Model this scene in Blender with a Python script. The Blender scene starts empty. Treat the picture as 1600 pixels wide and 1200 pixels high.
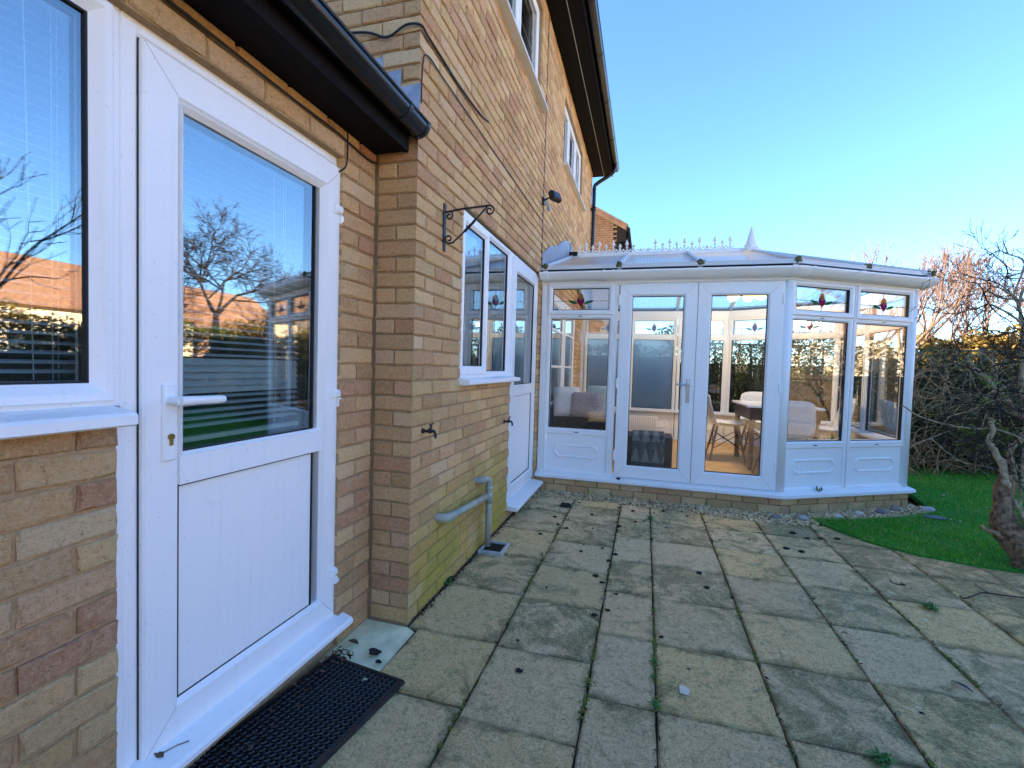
import bpy, math, random
import numpy as np
from mathutils import Vector, Matrix
R_ = math.radians
rnd = random.Random(7)
sc = bpy.context.scene
col = sc.collection
# ------------------------------------------------------------------ camera
YAW, PITCH, ROLL = -0.275584, -0.0371836, 0.0293271
CAM = Vector((1.07752, -2.05411, 1.28567))
FPX = 735.96                                    # focal length in pixels of a 1600 px wide frame
fw = Vector((math.sin(YAW)*math.cos(PITCH), math.cos(YAW)*math.cos(PITCH), math.sin(PITCH)))
r0 = Vector((math.cos(YAW), -math.sin(YAW), 0)); u0_ = r0.cross(fw)
rt = math.cos(ROLL)*r0 + math.sin(ROLL)*u0_; up = -math.sin(ROLL)*r0 + math.cos(ROLL)*u0_
cam = bpy.data.cameras.new('camera'); camo = bpy.data.objects.new('camera', cam); col.objects.link(camo)
M = Matrix.Identity(4)
for i in range(3):
    M[i][0] = rt[i]; M[i][1] = up[i]; M[i][2] = -fw[i]; M[i][3] = CAM[i]
camo.matrix_world = M
cam.sensor_width = 36; cam.lens = FPX/1600*36; cam.clip_start = 0.03; cam.clip_end = 800
sc.camera = camo
# ------------------------------------------------------------------ sky, sun, exposure
SUN_DIR = Vector((-1.0, -0.24, 0.43)).normalized()       # towards the sun, over the house roof
sun_el = math.asin(SUN_DIR.z); sun_az = math.atan2(SUN_DIR.x, SUN_DIR.y)
world = bpy.data.worlds.new('World'); sc.world = world; world.use_nodes = True
wn = world.node_tree.nodes; wl = world.node_tree.links
bg = wn['Background']; sky = wn.new('ShaderNodeTexSky'); sky.sky_type = 'NISHITA'
sky.sun_disc = False; sky.sun_elevation = sun_el; sky.sun_rotation = sun_az
sky.altitude = 0; sky.air_density = 1.0; sky.dust_density = 0.0; sky.ozone_density = 7.0
wl.new(sky.outputs[0], bg.inputs[0]); bg.inputs[1].default_value = 0.09
sl = bpy.data.lights.new('sun', 'SUN'); sl.energy = 5.0; sl.angle = R_(0.53); sl.color = (1.0, 0.80, 0.56)
so = bpy.data.objects.new('sun', sl); col.objects.link(so)
so.rotation_euler = SUN_DIR.to_track_quat('Z', 'Y').to_euler(); so.location = (-20, -10, 20)
vs = sc.view_settings; vs.view_transform = 'Standard'; vs.look = 'None'; vs.exposure = 2.66; vs.gamma = 1.0; vs.use_curve_mapping = False
sc.cycles.transparent_max_bounces = 24; sc.cycles.max_bounces = 10; sc.cycles.transmission_bounces = 8
sc.cycles.glossy_bounces = 5; sc.cycles.diffuse_bounces = 4; sc.cycles.caustics_reflective = False
sc.cycles.caustics_refractive = False; sc.cycles.sample_clamp_indirect = 6.0
try:
    sc.cycles.use_denoising = True
except Exception:
    pass
# ------------------------------------------------------------------ helpers: materials
class NT:
    def __init__(s, name):
        s.m = bpy.data.materials.new(name); s.m.use_nodes = True
        s.n = s.m.node_tree.nodes; s.l = s.m.node_tree.links
        s.p = s.n['Principled BSDF']; s.out = s.n['Material Output']
    def a(s, t, **k):
        o = s.n.new(t)
        for q, v in k.items(): setattr(o, q, v)
        return o
    def k(s, a, b): s.l.new(a, b)
    def pos(s): return s.a('ShaderNodeNewGeometry').outputs['Position']
    def noise(s, vec, scale, det=4, rough=.55, dist=0.0):
        o = s.a('ShaderNodeTexNoise'); o.inputs['Scale'].default_value = scale; o.inputs['Detail'].default_value = det
        o.inputs['Roughness'].default_value = rough; o.inputs['Distortion'].default_value = dist
        if vec is not None: s.k(vec, o.inputs['Vector'])
        return o.outputs[0]
    def ramp(s, fac, stops, interp='LINEAR'):
        o = s.a('ShaderNodeValToRGB'); e = o.color_ramp.elements; o.color_ramp.interpolation = interp
        while len(e) < len(stops): e.new(.5)
        for i, (q, c) in enumerate(stops):
            e[i].position = q; e[i].color = (c[0], c[1], c[2], 1) if not isinstance(c, (int, float)) else (c, c, c, 1)
        s.k(fac, o.inputs[0]); return o.outputs[0]
    def mix(s, fac, a, b, mode='MIX'):
        o = s.a('ShaderNodeMix', data_type='RGBA', blend_type=mode)
        for i, v in ((0, fac), (6, a), (7, b)):
            if hasattr(v, 'is_linked') or hasattr(v, 'links'): s.k(v, o.inputs[i])
            else: o.inputs[i].default_value = v if i == 0 else (v[0], v[1], v[2], 1)
        return o.outputs[2]
    def math(s, op, a, b=None, clamp=False):
        o = s.a('ShaderNodeMath', operation=op); o.use_clamp = clamp
        for i, v in ((0, a), (1, b)):
            if v is None: continue
            if hasattr(v, 'links'): s.k(v, o.inputs[i])
            else: o.inputs[i].default_value = v
        return o.outputs[0]
    def mr(s, v, a, b, c=0., d=1.):
        o = s.a('ShaderNodeMapRange'); s.k(v, o.inputs[0])
        for i, q in enumerate((a, b, c, d)): o.inputs[i+1].default_value = q
        return o.outputs[0]
    def bump(s, h, strength, dist=.01):
        o = s.a('ShaderNodeBump'); o.inputs['Strength'].default_value = strength; o.inputs['Distance'].default_value = dist
        s.k(h, o.inputs['Height']); s.k(o.outputs[0], s.p.inputs['Normal'])
    def base(s, c):
        if hasattr(c, 'links'): s.k(c, s.p.inputs['Base Color'])
        else: s.p.inputs['Base Color'].default_value = (*c, 1)
    def set(s, rough=None, metal=None, spec=None):
        if rough is not None: s.p.inputs['Roughness'].default_value = rough
        if metal is not None: s.p.inputs['Metallic'].default_value = metal
        if spec is not None: s.p.inputs['Specular IOR Level'].default_value = spec
MT = {}
def simple(name, c, rough=.6, metal=0, spec=.5, var=.12, scale=18, bump=.0, bscale=60):
    t = NT(name); n = t.noise(t.pos(), scale, 5)
    lo = tuple(x*(1-var) for x in c); hi = tuple(min(1, x*(1+var)) for x in c)
    t.base(t.ramp(n, [(.3, lo), (.7, hi)])); t.set(rough, metal, spec)
    if bump: t.bump(t.noise(t.pos(), bscale, 4), bump, .004)
    MT[name] = t.m; return t
def island_random(t):
    g = t.a('ShaderNodeNewGeometry'); o = t.a('ShaderNodeObjectInfo')
    s_ = t.math('ADD', g.outputs['Random Per Island'], o.outputs['Random'])
    return t.math('FRACT', t.math('MULTIPLY', s_, 7.31))
def mat_brick(name, greens=True):
    t = NT(name); P = t.pos(); r = island_random(t)
    c = t.ramp(r, [(0, (.54, .30, .135)), (.12, (.74, .44, .20)), (.28, (.86, .55, .25)), (.42, (.64, .32, .17)), (.52, (.82, .50, .23)),
                   (.66, (.90, .61, .30)), (.78, (.60, .35, .17)), (.88, (.82, .47, .25)), (.95, (.90, .64, .36)), (1, (.62, .29, .16))])
    n1 = t.noise(P, 62, 7, .8); n2 = t.noise(P, 230, 3, .8); n3 = t.noise(P, 5.5, 5, .65, .5)
    st = t.a('ShaderNodeMapping'); st.inputs['Scale'].default_value = (85, 85, 190); st.inputs['Rotation'].default_value = (.5, 0, .3); t.k(P, st.inputs['Vector'])
    n4 = t.noise(st.outputs[0], 1.0, 4, .7, 1.6)
    c = t.mix(t.mr(n1, .48, .66, 0, .8), c, t.mix(.55, c, (.95, .72, .42)))
    c = t.mix(t.mr(n1, .46, .34, 0, .72), c, t.mix(.66, c, (.20, .11, .055)))
    c = t.mix(t.mr(n4, .57, .68, 0, .55), c, (.92, .76, .50)); c = t.mix(t.mr(n4, .43, .32, 0, .62), c, (.22, .13, .07))
    c = t.mix(t.mr(n2, .58, .70, 0, .6), c, (.18, .10, .06)); c = t.mix(t.mr(n2, .42, .30, 0, .45), c, (.90, .74, .50))
    c = t.mix(t.mr(n3, .58, .76, 0, .35), c, (.82, .70, .52))           # pale bloom of salts
    if greens:
        sx = t.a('ShaderNodeSeparateXYZ'); t.k(P, sx.inputs[0])
        low = t.mr(sx.outputs[2], .80, .20); onB = t.mr(sx.outputs[0], -.03, -.012); al = t.mr(sx.outputs[1], -.02, .1)
        f2 = t.noise(P, 3.2, 5, .6, .6)
        m = t.math('MULTIPLY', t.math('MULTIPLY', low, onB), t.mr(f2, .34, .56))
        m = t.math('MULTIPLY', m, t.math('MULTIPLY', al, t.mr(sx.outputs[1], 2.5, 1.6)))
        c = t.mix(t.math('MULTIPLY', m, .86), c, t.mix(n1, (.42, .36, .02), (.74, .58, .07)))
        hi = t.math('MULTIPLY', t.math('MULTIPLY', onB, t.mr(f2, .50, .66)), t.mr(sx.outputs[2], 2.3, 1.2))
        c = t.mix(t.math('MULTIPLY', hi, .4), c, (.62, .52, .20))
        d = t.math('MULTIPLY', t.mr(sx.outputs[2], .6, .0), t.mr(f2, .40, .62))
        c = t.mix(t.math('MULTIPLY', d, .35), c, (.30, .26, .10))
    t.base(c); t.set(.95, 0, .06)
    h = t.math('ADD', t.math('ADD', t.math('MULTIPLY', n1, .8), t.math('MULTIPLY', n2, .3)), t.math('MULTIPLY', n4, .5)); t.bump(h, 1.0, .012)
    MT[name] = t.m
mat_brick('brick')
def mat_mortar():
    t = NT('mortar'); P = t.pos(); n = t.noise(P, 60, 4, .7); n2 = t.noise(P, 4, 3)
    c = t.ramp(n, [(.3, (.36, .23, .12)), (.7, (.52, .36, .20))]); c = t.mix(t.mr(n2, .4, .7, 0, .5), c, (.30, .20, .10))
    t.base(c); t.set(.95, 0, .2); t.bump(n, .6, .004); MT['mortar'] = t.m
mat_mortar()
def mat_upvc(name, c):
    t = NT(name); P = t.pos(); n = t.noise(P, 3.0, 5, .6, .3); n2 = t.noise(P, 90, 3)
    mp = t.a('ShaderNodeMapping'); mp.inputs['Scale'].default_value = (38, 38, 1.6); t.k(P, mp.inputs['Vector']); n3 = t.noise(mp.outputs[0], 1, 4, .65)
    gm = t.noise(P, 11, 6, .75, .5)
    b = t.mix(t.mr(n, .52, .75, 0, .20), c, tuple(x*.86 for x in c)); b = t.mix(t.mr(n3, .56, .74, 0, .22), b, (c[0]*.74, c[1]*.71, c[2]*.62))
    b = t.mix(t.mr(gm, .60, .76, 0, .30), b, (c[0]*.66, c[1]*.62, c[2]*.50)); b = t.mix(t.mr(n2, .66, .74, 0, .4), b, tuple(x*.5 for x in c)); t.base(b)
    t.set(.32, 0, .4); t.k(t.mr(n3, .3, .7, .26, .46), t.p.inputs['Roughness']); MT[name] = t.m
mat_upvc('upvc', (.90, .90, .89)); mat_upvc('upvc_cream', (.74, .73, .68))
def mat_glass(name, f0, tint=(.93, .96, .95), rough=0.0, wave=.0, pw=4.2):
    t = NT(name); t.n.remove(t.p)
    lw = t.a('ShaderNodeLayerWeight'); lw.inputs[0].default_value = .5
    f = t.math('POWER', lw.outputs['Facing'], pw); f = t.math('ADD', t.math('MULTIPLY', f, 1-f0), f0)
    tr = t.a('ShaderNodeBsdfTransparent'); tr.inputs[0].default_value = (*tint, 1)
    gl = t.a('ShaderNodeBsdfGlossy'); gl.inputs['Roughness'].default_value = rough; gl.inputs[0].default_value = (1, 1, 1, 1)
    if wave:
        b = t.a('ShaderNodeBump'); b.inputs['Strength'].default_value = wave; b.inputs['Distance'].default_value = .02
        t.k(t.noise(t.pos(), 2.2, 2), b.inputs['Height']); t.k(b.outputs[0], gl.inputs['Normal'])
    mx = t.a('ShaderNodeMixShader'); t.k(f, mx.inputs[0]); t.k(tr.outputs[0], mx.inputs[1]); t.k(gl.outputs[0], mx.inputs[2])
    t.k(mx.outputs[0], t.out.inputs[0]); MT[name] = t.m
mat_glass('glass_house', .21, (.80, .86, .86), wave=.012)
mat_glass('glass', .035, (.96, .98, .98), wave=.01, pw=2.5)
def mat_frost(name, c, trans):
    t = NT(name); t.n.remove(t.p)
    d = t.a('ShaderNodeBsdfTranslucent'); d.inputs[0].default_value = (*c, 1)
    tr = t.a('ShaderNodeBsdfTransparent'); tr.inputs[0].default_value = (.9, .95, .95, 1)
    gl = t.a('ShaderNodeBsdfGlossy'); gl.inputs['Roughness'].default_value = .12
    n = t.noise(t.pos(), 2.0, 4); m1 = t.a('ShaderNodeMixShader'); t.k(t.mr(n, .3, .7, trans*.6, trans*1.4), m1.inputs[0])
    t.k(d.outputs[0], m1.inputs[1]); t.k(tr.outputs[0], m1.inputs[2])
    m2 = t.a('ShaderNodeMixShader'); m2.inputs[0].default_value = .12; t.k(m1.outputs[0], m2.inputs[1]); t.k(gl.outputs[0], m2.inputs[2])
    t.k(m2.outputs[0], t.out.inputs[0]); MT[name] = t.m
mat_frost('frosted', (.80, .92, .92), .14)
def mat_poly():                                                          # multiwall polycarbonate roof sheet
    t = NT('polycarbonate'); t.n.remove(t.p); P = t.pos()
    sx = t.a('ShaderNodeSeparateXYZ'); t.k(P, sx.inputs[0])
    w = t.a('ShaderNodeTexWave', wave_type='BANDS', bands_direction='X'); w.inputs['Scale'].default_value = 9.0; t.k(P, w.inputs[0])
    st = t.mr(w.outputs['Fac'], .05, .35)
    n = t.noise(P, 6, 5, .65)
    c = t.mix(st, (.60, .64, .64), (.90, .93, .93)); c = t.mix(t.mr(n, .58, .75, 0, .5), c, (.38, .40, .34))
    d = t.a('ShaderNodeBsdfTranslucent'); t.k(c, d.inputs[0])
    df = t.a('ShaderNodeBsdfDiffuse'); t.k(c, df.inputs[0])
    tr = t.a('ShaderNodeBsdfTransparent'); tr.inputs[0].default_value = (.9, .95, .96, 1)
    gl = t.a('ShaderNodeBsdfGlossy'); gl.inputs['Roughness'].default_value = .28
    ma = t.a('ShaderNodeMixShader'); ma.inputs[0].default_value = .25; t.k(d.outputs[0], ma.inputs[1]); t.k(df.outputs[0], ma.inputs[2])
    mb = t.a('ShaderNodeMixShader'); mb.inputs[0].default_value = .70; t.k(ma.outputs[0], mb.inputs[1]); t.k(tr.outputs[0], mb.inputs[2])
    lw = t.a('ShaderNodeLayerWeight'); lw.inputs[0].default_value = .5
    f = t.math('ADD', t.math('MULTIPLY', t.math('POWER', lw.outputs['Facing'], 4.5), .42), .04)
    mc = t.a('ShaderNodeMixShader'); t.k(f, mc.inputs[0]); t.k(mb.outputs[0], mc.inputs[1]); t.k(gl.outputs[0], mc.inputs[2])
    t.k(mc.outputs[0], t.out.inputs[0]); MT['polycarbonate'] = t.m
mat_poly()
def mat_slab():
    t = NT('slab'); P = t.pos(); oi = t.a('ShaderNodeObjectInfo'); r = oi.outputs['Random']
    off = t.a('ShaderNodeVectorMath', operation='ADD'); cb = t.a('ShaderNodeCombineXYZ')
    for i in range(3): t.k(t.math('MULTIPLY', r, 37.0 + 11*i), cb.inputs[i])
    t.k(P, off.inputs[0]); t.k(cb.outputs[0], off.inputs[1]); V = off.outputs[0]
    r2 = t.math('FRACT', t.math('MULTIPLY', r, 13.7))
    c = t.ramp(r, [(0, (.98, .66, .29)), (.2, (.92, .65, .34)), (.38, (1.0, .67, .27)), (.55, (.82, .58, .30)), (.72, (1.0, .71, .37)), (.86, (.88, .63, .35)), (1, (1.0, .69, .34))])
    big = t.noise(V, 4.8, 6, .72, 1.0); b2 = t.noise(V, 2.3, 4, .6, .5); mid = t.noise(V, 20, 8, .82, .9); fine = t.noise(V, 120, 7, .9); sp = t.noise(V, 330, 2)
    vo = t.noise(V, 15, 5, .75, 2.6)                                                              # curling riven ridges
    am = t.math('ADD', big, t.math('MULTIPLY', t.math('SUBTRACT', r2, .5), .22))
    c = t.mix(t.mr(am, .465, .61, 0, .84), c, t.mix(mid, (.16, .135, .055), (.42, .335, .13)))         # dark algae blotches, more on some slabs
    c = t.mix(t.mr(b2, .42, .30, 0, .4), c, (.95, .70, .30))                                      # ochre
    c = t.mix(t.mr(mid, .54, .64, 0, .6), c, (1.0, .80, .44)); c = t.mix(t.mr(mid, .46, .36, 0, .66), c, (.23, .18, .095))
    c = t.mix(t.mr(vo, .56, .60, 0, .38), c, (1.0, .88, .44)); c = t.mix(t.mr(vo, .44, .39, 0, .4), c, (.22, .18, .09))
    c = t.mix(t.mr(fine, .52, .60, 0, .62), c, (1.0, .84, .48)); c = t.mix(t.mr(fine, .48, .40, 0, .7), c, (.15, .115, .065))
    c = t.mix(t.mr(sp, .58, .66, 0, .55), c, (.10, .085, .055))
    vr = t.a('ShaderNodeTexVoronoi'); vr.inputs['Scale'].default_value = 7.0; t.k(V, vr.inputs['Vector'])
    sx0 = t.a('ShaderNodeSeparateColor'); t.k(vr.outputs['Color'], sx0.inputs[0])
    ls = t.math('MULTIPLY', t.mr(t.math('ADD', vr.outputs['Distance'], t.math('MULTIPLY', mid, .10)), .155, .115), t.math('GREATER_THAN', sx0.outputs[0], .72))
    c = t.mix(t.math('MULTIPLY', ls, .55), c, (.95, .88, .52))                                    # lichen spots
    tc = t.a('ShaderNodeTexCoord'); sx = t.a('ShaderNodeSeparateXYZ'); t.k(tc.outputs['Generated'], sx.inputs[0])
    ex = t.math('ABSOLUTE', t.math('SUBTRACT', sx.outputs[0], .5)); ey = t.math('ABSOLUTE', t.math('SUBTRACT', sx.outputs[1], .5))
    e = t.math('ADD', t.math('MAXIMUM', ex, ey), t.math('MULTIPLY', t.math('SUBTRACT', big, .5), .5))
    c = t.mix(t.mr(e, .42, .54, 0, .6), c, (.16, .13, .055))                                     # dirt and moss along the joints
    t.base(c); t.set(.95, 0, .08)
    h = t.math('ADD', t.math('ADD', mid, t.math('MULTIPLY', fine, .55)), t.math('MULTIPLY', vo, .6)); t.bump(h, 1.0, .014)
    MT['slab'] = t.m
mat_slab()
simple('soil', (.030, .024, .015), .95, var=.4, bump=.8)
simple('cement', (.78, .76, .48), .8, var=.25, scale=9, bump=.3)
simple('black_plastic', (.008, .008, .009), .25, var=.2, spec=.5)
simple('fascia_black', (.006, .005, .005), .7, var=.3, spec=.12)
simple('cable_black', (.012, .012, .013), .5)
simple('iron', (.016, .014, .014), .55, var=.4, bump=.4)
simple('brass', (.55, .38, .12), .3, metal=.9)
simple('chrome', (.62, .62, .62), .25, metal=.9)
simple('gasket', (.006, .006, .007), .6)
simple('lead', (.30, .33, .38), .55, metal=.25, var=.25, bump=.3, bscale=30)
simple('tile_roof', (.20, .12, .085), .85, var=.4, bump=.5)
simple('pipe_grey', (.36, .38, .31), .45, var=.22, scale=12)
simple('drain_white', (.42, .46, .46), .6, var=.3)
simple('rubber', (.012, .012, .014), .42, var=.3, spec=.6)
simple('interior', (.20, .19, .18), .8); simple('interior_floor', (.10, .075, .05), .6)
simple('slat', (.86, .87, .86), .35, var=.05)
simple('cord', (.75, .76, .76), .6)
simple('curtain', (.30, .36, .42), .9, var=.2)
simple('moss', (.13, .15, .02), .95, var=.5, scale=90); simple('weed', (.05, .17, .03), .6, var=.4, scale=40)
simple('cone_dark', (.018, .013, .010), .9, var=.5); simple('leaf_brown', (.10, .06, .03), .75, var=.5)
simple('leaf_dark', (.035, .03, .05), .5, var=.3); simple('leaf_pale', (.45, .36, .22), .8, var=.3)
simple('bark', (.16, .115, .075), .92, var=.45, scale=25, bump=.9, bscale=70)
simple('bark_pale', (.34, .25, .14), .95, var=.6, scale=26, bump=1.0)
simple('bark_red', (.22, .13, .07), .95, var=.8, scale=34, bump=1.0, bscale=45)
simple('vine', (.28, .19, .09), .9, var=.6, scale=14, bump=.5)
simple('seam', (.55, .56, .57), .6); simple('twig_far', (.15, .095, .07), .9); simple('twig_dark', (.030, .022, .018), .9)
simple('fence_wood', (.085, .06, .035), .9, var=.45, scale=14, bump=.5); simple('trellis_wood', (.17, .15, .08), .9, var=.4)
simple('cushion_white', (.72, .75, .72), .95, var=.06, bump=.5, bscale=140); simple('cushion_grey', (.40, .37, .37), .98, var=.3, scale=60, bump=.8)
simple('cushion_mint', (.55, .68, .60), .95, var=.08); simple('rattan', (.018, .016, .016), .6, var=.5, scale=120, bump=.8, bscale=160)
simple('chair_white', (.74, .74, .72), .38, var=.03); simple('wood_leg', (.36, .22, .12), .5, var=.25, scale=30); simple('wood_dark', (.045, .018, .012), .4, var=.3)
simple('table_white', (.78, .79, .80), .2, var=.03); simple('radiator', (.72, .72, .70), .35, var=.04)
simple('render_wall', (.84, .70, .50), .9, var=.15, scale=2); simple('brick_far', (.52, .30, .17), .9, var=.3, scale=3); simple('roof_far', (.36, .19, .11), .9, var=.35, scale=6)
simple('pane_dark', (.03, .04, .05), .12); simple('white_far', (.75, .73, .70), .5)
def mat_leaf(name, stops, rough=.5, trans=.25):
    t = NT(name); g = t.a('ShaderNodeNewGeometry'); o = t.a('ShaderNodeObjectInfo')
    c = t.ramp(t.math('FRACT', t.math('ADD', g.outputs['Random Per Island'], o.outputs['Random'])), stops); t.base(c); t.set(rough, 0, .35)
    tl = t.a('ShaderNodeBsdfTranslucent'); t.k(c, tl.inputs[0]); mx = t.a('ShaderNodeMixShader'); mx.inputs[0].default_value = trans
    t.k(t.p.outputs[0], mx.inputs[1]); t.k(tl.outputs[0], mx.inputs[2]); t.k(mx.outputs[0], t.out.inputs[0]); MT[name] = t.m
mat_leaf('hedge_leaf', [(0, (.04, .06, .010)), (.4, (.075, .11, .018)), (.75, (.13, .16, .025)), (1, (.22, .21, .04))])
mat_leaf('ivy_leaf', [(0, (.05, .045, .012)), (.4, (.085, .09, .022)), (.75, (.14, .11, .03)), (1, (.24, .19, .06))])
mat_leaf('gold_leaf', [(0, (.10, .085, .02)), (.4, (.19, .14, .03)), (.8, (.28, .17, .045)), (1, (.10, .12, .03))])
mat_leaf('grass_blade', [(0, (.03, .20, .012)), (.35, (.06, .36, .02)), (.7, (.09, .44, .035)), (.88, (.22, .46, .06)), (1, (.60, .46, .18))], .45, .3)
mat_leaf('pebble', [(0, (.16, .10, .05)), (.2, (.48, .32, .15)), (.4, (.78, .58, .30)), (.6, (.34, .25, .15)), (.8, (.98, .80, .48)), (1, (.60, .36, .16))], .75, 0.0)
mat_leaf('litter', [(0, (.02, .014, .01)), (.6, (.07, .04, .025)), (1, (.16, .08, .045))], .9, .1)
mat_leaf('bud_green', [(0, (.12, .24, .03)), (1, (.22, .34, .05))], .5, .3)
simple('turf_base', (.025, .18, .01), .9, var=.5, scale=40, bump=.6)
simple('bounce_ground', (.30, .24, .12), .95, var=.4, scale=1.2)  # ground beyond the garden, made pale and warm to bounce sunlight
def mat_floor():
    t = NT('wood_floor'); P = t.pos(); w = t.noise(P, 3, 6, .6, 2.0); n = t.noise(P, 30, 4)
    c = t.ramp(w, [(.3, (.72, .42, .16)), (.7, (.90, .58, .25))]); t.base(t.mix(t.mr(n, .5, .7, 0, .3), c, (.45, .27, .12))); t.set(.55, 0, .15); MT['wood_floor'] = t.m
mat_floor()
def mat_throw():
    t = NT('throw'); P = t.pos(); v = t.a('ShaderNodeTexVoronoi'); v.inputs['Scale'].default_value = 9; t.k(P, v.inputs['Vector'])
    sx = t.a('ShaderNodeSeparateXYZ'); t.k(P, sx.inputs[0])
    a = t.math('PINGPONG', t.math('MULTIPLY', sx.outputs[0], 9.0), .5); z = t.math('FRACT', t.math('MULTIPLY', sx.outputs[2], 4.2))
    tri = t.math('LESS_THAN', t.math('ADD', z, t.math('MULTIPLY', a, 1.6)), .72)
    c = t.mix(tri, (.05, .075, .095), (.15, .19, .21)); c = t.mix(t.mr(t.noise(P, 16, 4), .5, .7, 0, .5), c, (.14, .18, .20))
    t.base(c); t.set(.95, 0, .2); MT['throw'] = t.m
mat_throw()
def mat_stain(name, c):
    t = NT(name); t.n.remove(t.p); tr = t.a('ShaderNodeBsdfTransparent'); tr.inputs[0].default_value = (*[min(1, x*1.6) for x in c], 1)
    d = t.a('ShaderNodeBsdfTranslucent'); d.inputs[0].default_value = (*c, 1); df = t.a('ShaderNodeBsdfDiffuse'); df.inputs[0].default_value = (*c, 1)
    m0 = t.a('ShaderNodeMixShader'); m0.inputs[0].default_value = .5; t.k(d.outputs[0], m0.inputs[1]); t.k(df.outputs[0], m0.inputs[2])
    m1 = t.a('ShaderNodeMixShader'); m1.inputs[0].default_value = .65; t.k(tr.outputs[0], m1.inputs[1]); t.k(m0.outputs[0], m1.inputs[2])
    t.k(m1.outputs[0], t.out.inputs[0]); MT[name] = t.m
mat_stain('stain_purple', (.34, .03, .24)); mat_stain('stain_red', (.66, .04, .10)); mat_stain('stain_amber', (.62, .36, .10)); mat_stain('stain_green', (.05, .26, .12))
def mat_emit(name, c, s_):
    t = NT(name); t.n.remove(t.p); e = t.a('ShaderNodeEmission'); e.inputs[0].default_value = (*c, 1); e.inputs[1].default_value = s_
    t.k(e.outputs[0], t.out.inputs[0]); MT[name] = t.m
mat_emit('lamp_glow', (1.0, .62, .22), 2.2)
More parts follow.
